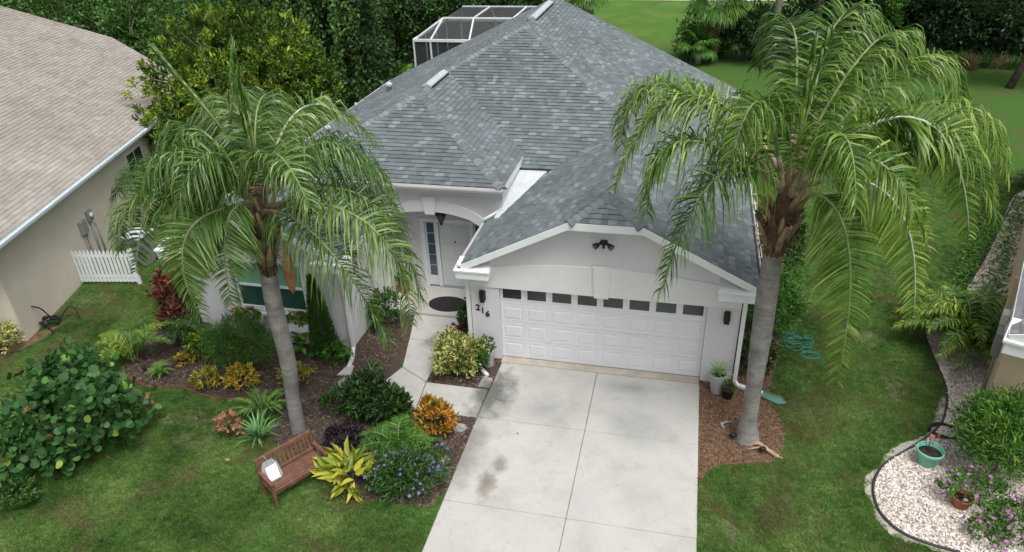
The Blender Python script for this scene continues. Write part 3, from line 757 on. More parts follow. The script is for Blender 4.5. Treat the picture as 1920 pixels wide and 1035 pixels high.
# garage trim: rake boards, returns, header band, keystone
zt = lambda d: [( -3.26, 2.855-d), (-.715, 4.128-d), (.925, 4.128-d), (3.47, 2.855-d)]
def strip(d0, d1, y0, y1, nm, mt, inset=0.0):
    t, b = zt(d0), zt(d1); t = [(p[0]*(1-inset), p[1]) for p in t]; b = [(p[0]*(1-inset), p[1]) for p in b]
    mb = MB()
    for i in range(3):
        mb.prism([t[i], t[i+1], b[i+1], b[i]], 'y', y0, y1)
    return mb.build(nm, mt, house)
strip(0.0, .17, -.45, -.40, 'rake_board', 'trim_white'); strip(.02, .10, -.42, fy+.004, 'rake_soffit', 'trim_white')
strip(.10, .26, -.24, fy+.002, 'rake_moulding', 'stucco_trim', .012)
for s0, x0, x1 in ((-1, -3.36, -2.56), (1, 2.62, 3.53)):
    ret = MB().bbox(x0, x1, -.50, fy+.002, 2.52, 2.72, .01).build('eave_return', 'trim_white', house)
    mb = MB(); mb.add([(x0-.03, -.53, 2.72), (x1+.03, -.53, 2.72), (x1+.03, fy, 2.72), (x0-.03, fy, 2.72), (x0-.03, -.53, 2.76), (x1+.03, -.53, 2.76), (x1-.02, fy, 2.90), (x0+.02, fy, 2.90)],
                      [(0, 3, 2, 1), (4, 5, 6, 7), (0, 1, 5, 4), (1, 2, 6, 5), (2, 3, 7, 6), (3, 0, 4, 7)])
    mb.build('return_cap', 'gutter_white', ret)
hb = [(-3.15, 2.12), (3.17, 2.12)] + [(3.17-6.32*i/24, 2.62+.26*math.sin(math.pi*i/24)) for i in range(25)]
MB().prism(hb, 'y', fy-.035, fy+.004).build('header_band', 'stucco_trim', house)
MB().prism([(-.13, 2.10), (.20, 2.10), (.25, 2.93), (-.18, 2.93)], 'y', fy-.08, fy-.03).build('keystone', 'stucco_trim', house)
# garage door: four sections, windows above, embossed panels below
gd = MB().box(-2.44, 2.44, .06, .10, .04, 2.14).build('garage_door', 'door_white', house)
cw = 4.88/8
for r_ in range(4):
    z0 = .045+r_*.525
    secm = MB().bbox(-2.435, 2.435, .04, .062, z0+.003, z0+.518, .006).build('door_section', 'door_white', gd)
    for c_ in range(8):
        x0 = -2.44+c_*cw
        if r_ == 3:
            fr = MB(); a0, a1, b0, b1 = x0+.075, x0+cw-.075, z0+.16, z0+.455
            for q in ((a0-.025, a1+.025, b0-.025, b0), (a0-.025, a1+.025, b1, b1+.025), (a0-.025, a0, b0, b1), (a1, a1+.025, b0, b1)): fr.box(q[0], q[1], .022, .042, q[2], q[3])
            wn = fr.build('door_window', 'door_white', gd)
            MB().box(a0, a1, .032, .0395, b0, b1).build('pane', 'pane_dark', wn)
        else:
            a0, a1, b0, b1 = x0+.065, x0+cw-.065, z0+.085, z0+.445
            mb = MB(); e = .03
            mb.add([(a0, .041, b0), (a1, .041, b0), (a1, .041, b1), (a0, .041, b1), (a0+e, .047, b0+e), (a1-e, .047, b0+e), (a1-e, .047, b1-e), (a0+e, .047, b1-e)], [(0, 1, 5, 4), (1, 2, 6, 5), (2, 3, 7, 6), (3, 0, 4, 7)])
            mb.add([(a0+e, .038, b0+e), (a1-e, .038, b0+e), (a1-e, .038, b1-e), (a0+e, .038, b1-e), (a0+e*1.7, .030, b0+e*1.7), (a1-e*1.7, .030, b0+e*1.7), (a1-e*1.7, .030, b1-e*1.7), (a0+e*1.7, .030, b1-e*1.7)],
                   [(4, 5, 6, 7), (0, 1, 5, 4), (1, 2, 6, 5), (2, 3, 7, 6), (3, 0, 4, 7)])
            mb.add([(a0-.012, .036, b0-.012), (a1+.012, .036, b0-.012), (a1+.012, .036, b1+.012), (a0-.012, .036, b1+.012), (a0, .041, b0), (a1, .041, b0), (a1, .041, b1), (a0, .041, b1)], [(0, 1, 5, 4), (1, 2, 6, 5), (2, 3, 7, 6), (3, 0, 4, 7)])
            mb.build('panel', 'door_white', gd)
MB().box(-2.43, 2.43, .03, .09, .03, .047).build('bottom_seal', 'rubber', gd)
MB().bbox(-1.35, -1.31, .02, .045, .62, .72, .004).build('door_handle', 'door_white', gd)
# wing window: two double-hung units with green shades, sill and frame
for x0, x1 in ((-9.45, -8.51), (-8.44, -7.50)):
    win = MB(); y0, y1 = -.30, -.22
    for q in ((x0, x1, 1.0, 1.05), (x0, x1, 2.34, 2.40), (x0, x0+.05, 1.05, 2.34), (x1-.05, x1, 1.05, 2.34)): win.box(q[0], q[1], y0, y1, q[2], q[3])
    win.box(x0+.05, x1-.05, y0-.01, y1, 1.66, 1.71)
    wo = win.build('window', 'trim_white', house)
    MB().box(x0+.05, x1-.05, -.255, -.245, 1.71, 2.34).build('pane', 'pane_green', wo)
    MB().box(x0+.05, x1-.05, -.265, -.255, 1.05, 1.66).build('pane', 'pane_green', wo)
    for k in range(11):
        MB().box(x0+.055, x1-.055, -.2575, -.2555, 1.72+k*.056, 1.72+k*.056+.050).build('blind_slat', 'blind_green', wo)
mb = MB(); mb.box(-9.62, -9.48, -.39, -.34, .92, 2.55); mb.box(-7.47, -7.30, -.39, -.34, .92, 2.55); mb.box(-9.48, -7.47, -.39, -.34, 2.42, 2.55); mb.box(-9.62, -7.30, -.43, -.34, .84, .92)
mb.build('window_surround', 'stucco_trim', house)
# wing gable trim
for d0, d1, y0, y1 in ((0, .17, -.78, -.73), (.02, .10, -.75, -.34), (.10, .26, -.55, -.345)):
    pts = [(-11.06, 2.88), (-9.2, 3.755), (-7.96, 3.755), (-6.11, 2.88)]
    mb = MB()
    for i in range(3): mb.prism([(pts[i][0], pts[i][1]-d0), (pts[i+1][0], pts[i+1][1]-d0), (pts[i+1][0], pts[i+1][1]-d1), (pts[i][0], pts[i][1]-d1)], 'y', y0, y1)
    mb.build('rake_board', 'trim_white', house)
for x0, x1 in ((-11.15, -10.4), (-6.85, -6.03)):
    ret = MB().bbox(x0, x1, -.82, -.345, 2.55, 2.75, .01).build('eave_return', 'trim_white', house)
    mb = MB(); mb.add([(x0-.03, -.85, 2.75), (x1+.03, -.85, 2.75), (x1+.03, -.35, 2.75), (x0-.03, -.35, 2.75), (x0-.03, -.85, 2.79), (x1+.03, -.85, 2.79), (x1-.02, -.35, 2.93), (x0+.02, -.35, 2.93)],
                      [(0, 3, 2, 1), (4, 5, 6, 7), (0, 1, 5, 4), (1, 2, 6, 5), (2, 3, 7, 6), (3, 0, 4, 7)])
    mb.build('return_cap', 'gutter_white', ret)
# gutters: an open trough
def gutter(a, b, nrm, parent=house):
    """trough along a-b, hanging out towards nrm (unit plan vector)"""
    a = np.array(a, float); b = np.array(b, float); nv = np.array([nrm[0], nrm[1], 0.]); z = np.array([0, 0, 1.])
    prof = [(0, 0), (0, -.12), (.07, -.12), (.105, -.05), (.11, 0), (.098, 0), (.09, -.05), (.06, -.105), (.012, -.105), (.012, 0)]
    n = len(prof); V = [p+nv*q[0]+z*q[1] for p in (a, b) for q in prof]
    mb = MB(); mb.add(V, [(i, (i+1) % n, n+(i+1) % n, n+i) for i in range(n)]+[tuple(range(n)), tuple(range(2*n-1, n-1, -1))])
    go = mb.build('gutter', 'gutter_white', parent)
    V = [p+nv*q[0]+z*q[1] for p in (a, b) for q in ((.015, -.06), (.086, -.06), (.06, -.10), (.015, -.10))]
    MB().add(V, [(0, 1, 5, 4), (0, 3, 2, 1), (4, 5, 6, 7)]).build('gutter_fill', 'gutter_dark', go)  # dark filling along the inside of the trough
gutter((-8.9, 1.985, 3.79), (-2.75, 1.985, 3.79), (0, -1))
MB().box(-2.86, -2.765, 1.97, 4.55, 3.60, 3.785).build('fascia', 'trim_white', house)
MB().box(-9.0, -2.77, 2.0, 2.26, 3.66, 3.72).build('soffit', 'trim_white', house)
gutter((-3.21, -.46, 2.87), (-3.21, 2.2, 2.87), (-1, 0)); gutter((3.43, -.46, 2.87), (3.43, 15.2, 2.89), (1, 0))
gutter((-6.14, -.74, 2.89), (-6.14, 2.2, 2.89), (1, 0)); gutter((-11.03, -.7, 2.88), (-11.03, 15.4, 2.88), (-1, 0))
mb = MB(); mb.box(3.17, 3.44, -.06, 15.2, 2.72, 2.78); mb.box(-11.0, -10.76, -.3, 15.2, 2.70, 2.77); mb.build('soffit', 'trim_white', house)
# elbow of the entry gutter down onto the garage roof
MB().tube([(-3.32, 1.95, 2.90), (-3.10, 2.1, 3.0), (-2.92, 2.2, 3.1)], .05, 8).build('gutter_elbow', 'gutter_white', house)
# downspouts
def downspout(pts, w_=.045):
    mb = MB()
    for a, b in zip(pts[:-1], pts[1:]):
        a = Vector(a); b = Vector(b); d = (b-a).normalized()*.02
        mb.beam(a-d, b+d, w_*2, w_*1.5)
    return mb.build('downspout', 'gutter_white', house)
downspout([(3.48, -.10, 2.76), (3.24, -.11, 2.45), (3.24, -.11, .16), (3.30, -.14, .06), (3.85, -.32, .045)])
downspout([(-3.26, -.11, 2.74), (-3.20, -.115, 2.45), (-3.20, -.115, .25), (-3.0, -.5, .10), (-2.62, -.86, .075)])
downspout([(-6.10, -.40, 2.74), (-6.34, -.40, 2.4), (-6.34, -.40, .12), (-6.22, -.75, .06), (-6.15, -1.15, .05)])
# cable with clips along the right gutter
mb = MB(); pts = [(3.575+.012*math.sin(y*2.2), y, 2.885+.01*math.sin(y*5)) for y in np.arange(-.4, 6, .2)]; mb.tube(pts, .012, 5)
for y in np.arange(-.2, 6, .62): mb.beam((3.50, y, 2.885), (3.64, y, 2.885), .02)
mb.build('light_cable', 'trim_white', house)
# house number
def digit(ch, x, z):
    cu = bpy.data.curves.new('digit', 'FONT'); cu.body = ch; cu.size = .225; cu.extrude = .010; cu.offset = .004; cu.align_x = 'CENTER'
    tmp = bpy.data.objects.new('tmp', cu); link(tmp)
    dg = bpy.context.evaluated_depsgraph_get(); me = bpy.data.meshes.new_from_object(tmp.evaluated_get(dg)); bpy.data.objects.remove(tmp)
    me.transform(Matrix.Translation((x, fy-.015, z)) @ Matrix.Rotation(R(90), 4, 'X')); me.materials.clear()
    put('digit', me, 'black_metal', house)
digit('2', -2.985, 1.43); digit('1', -2.865, 1.355); digit('6', -2.745, 1.27)

# lamps fixed on the house
for x, z, lb in ((-2.845, 1.86, 'black box wall lamp above the house number 216'), (2.885, 1.88, 'black box wall lamp beside the garage door above the tall grey pot')):
    t = thing('wall_lamp', lb, 'wall lamp', (x, fy-.05, z-.16))
    MB().bbox(x-.06, x+.06, fy-.10, fy-.012, z-.16, z+.16, .008).build('lamp_housing', 'black_metal', t)
    MB().bbox(x-.075, x+.075, fy-.014, fy+.003, z-.12, z+.12, .004).build('wall_plate', 'black_metal', t)
    MB().bbox(x-.04, x+.04, fy-.106, fy-.098, z-.12, z+.10, .002).build('lens', 'pane_dark', t)
t = thing('flood_light', 'black twin floodlight high on the garage gable', 'floodlight', (.06, fy-.1, 3.54))
MB().bbox(-.02, .14, fy-.05, fy+.003, 3.48, 3.60, .02).build('base_plate', 'black_metal', t)
for s_ in (-1, 1):
    p0 = Vector((.06+s_*.05, fy-.06, 3.56)); p1 = Vector((.06+s_*.20, fy-.20, 3.50))
    mb = MB(); d = (p1-p0); mb.tube([p0, p0+d*.45, p0+d*.5, p1], [.025, .03, .055, .075], 12)
    hd = mb.build('lamp_head', 'black_metal', t)
    MB().tube([p1-d*.02, p1+d*.02], [.065, .065], 12).build('lens', 'pane_blue', hd)
MB().tube([(.06, fy-.04, 3.50), (.06, fy-.10, 3.46), (.06, fy-.10, 3.43)], [.02, .03, .025], 8).build('motion_sensor', 'black_metal', t)
lx, ly = -4.72, 2.62
t = thing('hanging_lantern', 'bronze glass lantern hanging in the porch arch', 'lantern', (lx, ly, 2.6))
MB().lathe([(.09, 2.90), (.09, 2.945), (.02, 2.95)], 12, (lx, ly, 0)).build('canopy', 'bronze', t)
MB().tube([(lx, ly, 2.75), (lx, ly, 2.92)], .012, 6).build('chain', 'bronze', t)
MB().lathe([(.16, 2.66), (.17, 2.68), (.06, 2.76), (.02, 2.77)], 6, (lx, ly, 0)).build('cap', 'bronze', t)
MB().lathe([(.03, 2.38), (.14, 2.665)], 6, (lx, ly, 0)).build('glass', 'pane_blue', t)
MB().lathe([(.005, 2.32), (.035, 2.36), (.035, 2.40)], 6, (lx, ly, 0)).build('finial', 'bronze', t)
for k in range(6):
    a = 2*math.pi*k/6
    MB().tube([(lx+.032*math.cos(a), ly+.032*math.sin(a), 2.38), (lx+.146*math.cos(a), ly+.146*math.sin(a), 2.668)], .008, 5).build('rib', 'bronze', t)

# ------------------------------------------------------------------ screened pool enclosure behind the house
cg = thing('pool_cage', 'white framed screen enclosure behind the house', 'screen enclosure', (-9, 26, 0))
x0, x1, y0, y1 = -12.9, -6.6, 23.3, 29.0; mx0, my0, my1, ztop = -11.5, 24.4, 27.9, 3.85
def bar(a, b, nm, w_=.075): MB().beam(a, b, w_, w_*1.2).build(nm, 'trim_white', cg)
xs = [x0, -12.1+.1, -9.85, -7.6, -5.4, x1]
xs = [x0, -11.95, -9.8, -7.65, x1]
for x in xs:
    bar((x, y0, 0), (x, y0, 2.9), 'post'); bar((x, y1, 0), (x, y1, 2.9), 'post')
for y in (25.2, 27.1): bar((x0, y, 0), (x0, y, 2.9), 'post')
for a, b in (((x0, y0, 2.9), (x1, y0, 2.9)), ((x0, y1, 2.9), (x1, y1, 2.9)), ((x0, y0, 2.9), (x0, y1, 2.9)), ((x1, y0, 2.9), (x1, y1, 2.9))): bar(a, b, 'eave_beam', .11)
for a, b in (((mx0, my0, ztop), (x1, my0, ztop)), ((mx0, my1, ztop), (x1, my1, ztop)), ((mx0, my0, ztop), (mx0, my1, ztop))): bar(a, b, 'roof_beam')
for x in xs[1:]:
    xx = max(x, mx0)
    bar((x, y0, 2.9), (xx, my0, ztop), 'rafter'); bar((x, y1, 2.9), (xx, my1, ztop), 'rafter'); bar((xx, my0, ztop), (xx, my1, ztop), 'purlin')
bar((x0, y0, 2.9), (mx0, my0, ztop), 'rafter'); bar((x0, y1, 2.9), (mx0, my1, ztop), 'rafter')
for q in ([(x0, y0, 0), (x1, y0, 0), (x1, y0, 2.9), (x0, y0, 2.9)], [(x0, y1, 0), (x1, y1, 0), (x1, y1, 2.9), (x0, y1, 2.9)], [(x0, y0, 0), (x0, y1, 0), (x0, y1, 2.9), (x0, y0, 2.9)],
          [(x0, y0, 2.9), (x1, y0, 2.9), (x1, my0, ztop), (mx0, my0, ztop)], [(x0, y1, 2.9), (x1, y1, 2.9), (x1, my1, ztop), (mx0, my1, ztop)], [(x0, y0, 2.9), (mx0, my0, ztop), (mx0, my1, ztop), (x0, y1, 2.9)], [(mx0, my0, ztop), (x1, my0, ztop), (x1, my1, ztop), (mx0, my1, ztop)]):
    MB().add(q, [(0, 1, 2, 3)]).build('screen_panel', 'insect_screen', cg)

# ------------------------------------------------------------------ neighbour on the left (turned 15 degrees)
na = R(15); no = (-15.48, -1.6)
def NL(mb): return mb.rot(na, no)
def nl3(x, y, z): return (no[0]+x*math.cos(na)-y*math.sin(na), no[1]+x*math.sin(na)+y*math.cos(na), z)
nh = thing('neighbour_house', 'beige stucco house with pinkish tan shingle roof', 'house', nl3(-5, 7, 0))
NL(MB().box(-.25, 0, 0.0, 14.6, -.05, 2.95)).build('side_wall', 'stucco_beige', nh)
NL(MB().prism([(-9, .55), (-.25, .02), (-.002, -.004), (-.25, .6), (-9, 1.0)], 'z', -.05, 2.95)).build('front_wall', 'stucco_cream', nh)
NL(MB().box(-8.5, -.25, 14.2, 14.45, -.05, 2.95)).build('rear_wall', 'stucco_beige', nh)
np_ = lambda x, y: nl3(x, y, 3.05-.42*(x-.35))
nf = [np_(.35, -.7), np_(.35, 14.9), np_(-3.8, 17.2), np_(-8.2, 16.3), np_(-8.2, -.7)]
nroof = deck([nf], 'roof_deck_beige', nh)
st = []; shingle_face(nf, .143, (.20, .34), .015, st); shingle_build(st, 'shingle_beige', nroof)
NL(MB().box(.34, .37, -.72, 14.9, 2.84, 3.045)).build('fascia', 'fascia_blue', nh)
NL(MB().box(0, .34, -.6, 14.8, 2.82, 2.86)).build('soffit', 'fascia_blue', nh)
NL(MB().bbox(.37, .48, -.72, 14.9, 2.93, 3.03, .012)).build('gutter', 'fascia_blue', nh)
NL(MB().box(-1.0, .30, -.70, -.10, 2.60, 2.84)).build('eave_return', 'fascia_blue', nh)
wn = NL(MB().box(.0, .03, 7.9, 9.2, 1.25, 2.5)).build('window', 'trim_white', nh)
NL(MB().box(.028, .034, 7.98, 8.52, 1.33, 2.42)).build('pane', 'pane_dark', wn); NL(MB().box(.028, .034, 8.58, 9.12, 1.33, 2.42)).build('pane', 'pane_dark', wn)
# meters on the wall
mp = lambda lx_, ly_, z: nl3(lx_, ly_, z)
t = thing('electric_meter', 'grey electric meter box and conduits on the beige wall', 'meter box', nl3(.05, 4.1, 0))
NL(MB().bbox(0, .12, 3.95, 4.28, 1.28, 1.72, .015)).build('meter_box', 'grey_metal', t)
NL(MB().bbox(0, .10, 4.50, 4.78, 1.48, 1.84, .015)).build('breaker_box', 'grey_metal', t)
MB().tube([nl3(.09, 4.64, 1.68), nl3(.16, 4.64, 1.68)], .085, 14).build('meter_dial', 'trim_white', t)
for yy, z1 in ((4.05, 1.3), (4.2, 1.3), (4.62, 1.5), (4.9, 1.3)): NL(MB().tube([(.04, yy, 0), (.04, yy, z1)], .025, 8)).build('conduit', 'grey_metal', t)

# picket fence between the houses
pf = thing('picket_fence', 'white picket fence between the two houses', 'fence', (-15.5, 1.6, 0))
pa, pb = Vector((-16.42, 1.42, 0)), Vector((-14.45, 1.75, 0)); pd = (pb-pa).normalized(); pn = Vector((pd.y, -pd.x, 0))
for k in range(16):
    c = pa+pd*(.07+k*.125); s = .042
    prof = [(-s, .10), (s, .10), (s, 1.10), (s*.5, 1.16), (0, 1.20), (-s*.5, 1.16), (-s, 1.10)]; n = len(prof)
    V = [c+pd*q[0]+Vector((0, 0, q[1]))+pn*e for e in (.035, .015) for q in prof]
    MB().add(V, [tuple(range(n)), tuple(range(2*n-1, n-1, -1))]+[(i, (i+1) % n, n+(i+1) % n, n+i) for i in range(n)]).build('picket', 'trim_white', pf)
for z in (.16, .30, 1.0): MB().beam(pa+Vector((0, 0, z)), pb+Vector((0, 0, z)), .035, .08).build('rail', 'trim_white', pf)
for c in (pa, pb): MB().bbox(c.x-.05, c.x+.05, c.y-.03, c.y+.07, 0, 1.22, .01).build('post', 'trim_white', pf)
# bins behind the fence
for x, y, lb in ((-15.2, 3.1, 'pale grey bin with green lid behind the picket fence'),):
    t = thing('wheeled_bin', lb, 'bin', (x, y, 0))
    mb = MB(); mb.add([(x-.25, y-.3, .04), (x+.25, y-.3, .04), (x+.25, y+.25, .04), (x-.25, y+.25, .04), (x-.31, y-.38, 1.0), (x+.31, y-.38, 1.0), (x+.31, y+.33, 1.0), (x-.31, y+.33, 1.0)],
                      [(0, 3, 2, 1), (4, 5, 6, 7), (0, 1, 5, 4), (1, 2, 6, 5), (2, 3, 7, 6), (3, 0, 4, 7)]); mb.build('bin_body', 'grey_metal', t)
    MB().bbox(x-.34, x+.34, y-.42, y+.36, 1.0, 1.07, .03).build('lid', 'fascia_blue', t)
    for s_ in (-1, 1): MB().tube([(x+s_*.24, y+.25, .1), (x+s_*.30, y+.25, .1)], .1, 14).build('wheel', 'rubber', t)

# ------------------------------------------------------------------ neighbour on the right (turned -22 degrees)
ra = R(-22.1); ro = (8.20, -.84)
def RL(mb): return mb.rot(ra, ro)
def rl3(x, y, z): return (ro[0]+x*math.cos(ra)-y*math.sin(ra), ro[1]+x*math.sin(ra)+y*math.cos(ra), z)
rh = thing('neighbour_house', 'tan stucco house with grey shingle roof beside the gravel strip', 'house', rl3(4, 8, 0))
RL(MB().box(0, .25, 0, 16, -.05, 2.7)).build('side_wall', 'stucco_tan', rh)
RL(MB().box(.25, 6, 0, .25, -.05, 2.7)).build('front_wall', 'stucco_tan', rh)
rp = lambda x, y: rl3(x, y, 2.86+.42*(x+.03))
rf = [rp(-.03, -.55), rp(-.03, 16), rp(4, 16), rp(4, -.55)]
rroof = deck([rf], 'roof_deck', rh); st = []; shingle_face([rp(-.03, -.55), rp(-.03, 9), rp(3, 9), rp(3, -.55)], .143, (.2, .36), .015, st); shingle_build(st, 'shingle_mid', rroof)
RL(MB().box(-.06, -.02, -.58, 16, 2.70, 2.85)).build('fascia', 'trim_white', rh)
RL(MB().box(-.02, .2, -.5, -.01, 2.66, 2.70)).build('soffit', 'trim_white', rh)
ret = RL(MB().bbox(-.08, .95, -.62, .002, 2.44, 2.70, .01)).build('eave_return', 'trim_white', rh)
mb = MB(); mb.add([(-.12, -.66, 2.70), (.99, -.66, 2.70), (.99, 0, 2.70), (-.12, 0, 2.70), (-.12, -.66, 2.75), (.99, -.66, 2.75), (.95, 0, 2.93), (-.06, 0, 2.93)],
                  [(0, 3, 2, 1), (4, 5, 6, 7), (0, 1, 5, 4), (1, 2, 6, 5), (2, 3, 7, 6), (3, 0, 4, 7)]); RL(mb).build('return_cap', 'gutter_white', ret)
mb = MB(); mb.prism([(-.03, 2.86), (4, 2.86+.42*4.03), (4, 2.6+.42*4.03), (-.03, 2.6)], 'y', -.60, -.56); RL(mb).build('rake_board', 'trim_white', rh)
t = thing('utility_box', 'beige utility boxes on the tan side wall', 'utility box', rl3(-.06, 2.2, 1.0))
RL(MB().bbox(-.16, .002, 1.35, 1.75, 1.15, 1.75, .02)).build('box', 'grey_metal', t)
RL(MB().bbox(-.14, .002, 2.1, 2.4, 1.55, 1.85, .02)).build('box', 'trim_white', t)
RL(MB().tube([(-.05, 1.55, .02), (-.05, 1.55, 1.2)], .03, 8)).build('conduit', 'grey_metal', t)
RL(MB().bbox(-.12, .002, 2.9, 3.0, 0, 2.4, .01)).build('conduit', 'stucco_tan', t)

# ------------------------------------------------------------------ plants: generators
def unit(v): return v/np.maximum(np.linalg.norm(v, axis=-1, keepdims=True), 1e-9)
def leaf_mesh(name, P, D, N, L, W, var, shape='leaf'):
    n = len(P); D = unit(D); Sd = unit(np.cross(N, D)); N = unit(np.cross(D, Sd)); L = np.broadcast_to(np.asarray(L, float), (n,)); W = np.broadcast_to(np.asarray(W, float), (n,))
    if shape == 'diamond':
        T = [(0, 0, 0), (.45, .5, .06), (1, 0, -.04), (.45, -.5, .06)]; F = [(0, 1, 2, 3)]
    elif shape == 'leaf':
        T = [(0, 0, 0), (.3, .46, .09), (.68, .40, .05), (1, 0, -.16), (.68, -.40, .05), (.3, -.46, .09)]; F = [(0, 1, 2, 3), (0, 3, 4, 5)]
    elif shape == 'strap':
        T = [(0, .30, 0), (.35, .5, .10), (.7, .42, .04), (1, .03, -.20), (1, -.03, -.20), (.7, -.42, .04), (.35, -.5, .10), (0, -.30, 0)]; F = [(0, 1, 6, 7), (1, 2, 5, 6), (2, 3, 4, 5)]
    elif shape == 'disc':
        T = [(0, 0, 0), (.10, .36, .05), (.5, .54, .10), (.9, .34, .02), (1, 0, -.06), (.9, -.34, .02), (.5, -.54, .10), (.10, -.36, .05)]; F = [(0, 1, 2, 3), (0, 3, 4, 5), (0, 5, 6, 7)]
    T = np.array(T); k = len(T)
    V = P[:, None, :]+D[:, None, :]*(T[:, 0][None, :, None]*L[:, None, None])+Sd[:, None, :]*(T[:, 1][None, :, None]*W[:, None, None])+N[:, None, :]*(T[:, 2][None, :, None]*L[:, None, None])
    Fc = (np.arange(n)[:, None, None]*k+np.array(F)[None]).reshape(-1, 4)
    return fast(name, V, Fc, np.repeat(np.clip(var, 0, 1), len(F)))

def rand_unit(n):
    v = rng.normal(size=(n, 3)); return unit(v)
def clumps(center, rad, nc, per, spread, zmin=-.35, shell=(.72, 1.0), upbias=.25, lump=.18, vr=(.15, .75), outw=.7):
    c = np.array(center, float); rad = np.array(rad, float)
    d = rand_unit(nc*3); d = d[d[:, 2] > zmin][:nc]; nc = len(d)
    ph = rng.uniform(0, 6.28, 6)
    lum = 1+lump*(np.sin(d[:, 0]*4+ph[0])*np.sin(d[:, 1]*4.6+ph[1])+.6*np.sin(d[:, 2]*6+ph[2])*np.sin(d[:, 0]*7+ph[3]))
    cc = c+d*rad*(rng.uniform(*shell, nc)*lum)[:, None]
    cv = rng.uniform(*vr, nc)
    P = np.repeat(cc, per, 0)+rng.normal(size=(nc*per, 3))*spread
    O = np.repeat(d, per, 0)
    D = unit(O*outw+rng.normal(size=P.shape)*.55+np.array([0, 0, upbias]))
    N = unit(rng.normal(size=P.shape)*.55+O*.4+np.array([0, 0, .7]))
    return P, D, N, np.repeat(cv, per)+rng.normal(0, .13, nc*per)

def stems(parent, base, center, rad, n, r=.012, mat='bark'):
    mb = MB(); b = np.array(base, float); c = np.array(center, float); rad = np.array(rad)
    for _ in range(n):
        d = rand_unit(1)[0]; d[2] = abs(d[2]); tip = c+d*rad*.8
        s = b+rng.normal(size=3)*np.array([.25, .25, 0])*rad
        s[2] = b[2]-.02
        mid = (s+tip)/2+rng.normal(size=3)*.12*rad
        mb.tube([s, mid, tip], [r, r*.8, r*.35], 5)
    return mb.build('stem', mat, parent)

def bush(name, label, loc, rad, nc, per, L, W, mat, shape='leaf', cat='shrub', zc=None, base_z=0.0, group=None, vr=(.15, .75), spread=None, zmin=-.35, nstem=8, upbias=.25, flowers=None, shell=(.72, 1.0), lump=.18, inner=None, stem_r=.012, outw=.7, lowcut=.02):
    zc = rad[2]*.92 if zc is None else zc
    t = thing(name, label, cat, (loc[0], loc[1], base_z), 0, group)
    c = (loc[0], loc[1], base_z+zc)
    sp = spread if spread is not None else min(rad)*.10
    P, D, N, v = clumps(c, rad, nc, per, sp, zmin, shell, upbias, lump, vr, outw)
    if inner:   # leaves deeper in the crown
        P2, D2, N2, v2 = clumps(c, rad, int(nc*inner), per, sp*1.5, -.8, (.25, .75), upbias, lump, vr, outw)
        P, D, N, v = np.vstack([P, P2]), np.vstack([D, D2]), np.vstack([N, N2]), np.concatenate([v, v2])
    ok = P[:, 2] > base_z+lowcut; P, D, N, v = P[ok], D[ok], N[ok], v[ok]
    n = len(P); lr = rng.uniform(.7, 1.25, n)
    o = put('foliage', leaf_mesh('foliage', P, D, N, L*lr, W*lr, v, shape), mat, t); o['kind'] = 'stuff'
    stems(t, (loc[0], loc[1], base_z), c, rad, nstem, stem_r)
    if flowers:
        fm, fn, fs = flowers
        Pf, Df, Nf, vf = clumps(c, np.array(rad)*1.03, fn, 1, .02, -.1, (.92, 1.06), .3, lump)
        mb = MB()
        for p, d in zip(Pf, Df):
            if p[2] < base_z+.05: continue
            me = flower_mesh(fm, fs*random.uniform(.8, 1.2)); fo = link(bpy.data.objects.new('flower', me)); fo.location = Vector(p)
            nrm = Vector((d[0]*.6, d[1]*.6-.25, d[2]+.5)).normalized()
            fo.rotation_euler = nrm.to_track_quat('Z', 'Y').to_euler(); fo.parent = t; fo.matrix_parent_inverse = Matrix.Translation(-t.location)
    return t
_fl = {}
def flower_mesh(mat, s):
    k = (mat, round(s/.004))
    if k in _fl: return _fl[k]
    P = np.zeros((5, 3)); a = np.arange(5)*2*math.pi/5
    D = np.stack([np.cos(a), np.sin(a), np.full(5, .25)], 1); N = np.tile([0, 0, 1.], (5, 1))
    me = leaf_mesh('flower', P, D, N, s*.62, s*.6, rng.uniform(.2, .9, 5), 'leaf'); me.materials.append(MATS[mat]); _fl[k] = me
    return me

def leaf_parts(t, P, D, N, L, W, v, mat, shape, nmax=300, name='leaf'):
    """the leaves that show largest become parts of their own, the rest one part"""
    L = np.broadcast_to(np.asarray(L, float), (len(P),)); W = np.broadcast_to(np.asarray(W, float), (len(P),))
    Nn = unit(np.cross(unit(D), unit(np.cross(N, D))))
    vis = np.abs(np.einsum('ij,ij->i', Nn, unit(CAM-P)))*L*W/np.linalg.norm(P-CAM, axis=1)**2
    out_ = np.einsum('ij,j->i', P-P.mean(0), unit(CAM-P.mean(0)))
    order = np.argsort(-(vis/vis.max()+.5*out_/max(1e-6, np.abs(out_).max())))
    own = order[:nmax]; rest = order[nmax:]
    for i in own:
        me = leaf_mesh(name, np.zeros((1, 3)), D[i:i+1], N[i:i+1], L[i:i+1], W[i:i+1], v[i:i+1], shape)
        me.materials.append(MATS[mat]); o = link(bpy.data.objects.new(name, me)); o.location = Vector(P[i])
        o.parent = t; o.matrix_parent_inverse = Matrix.Translation(-t.location)
    if len(rest):
        o = put('foliage', leaf_mesh('foliage', P[rest], D[rest], N[rest], L[rest], W[rest], v[rest], shape), mat, t); o['kind'] = 'stuff'

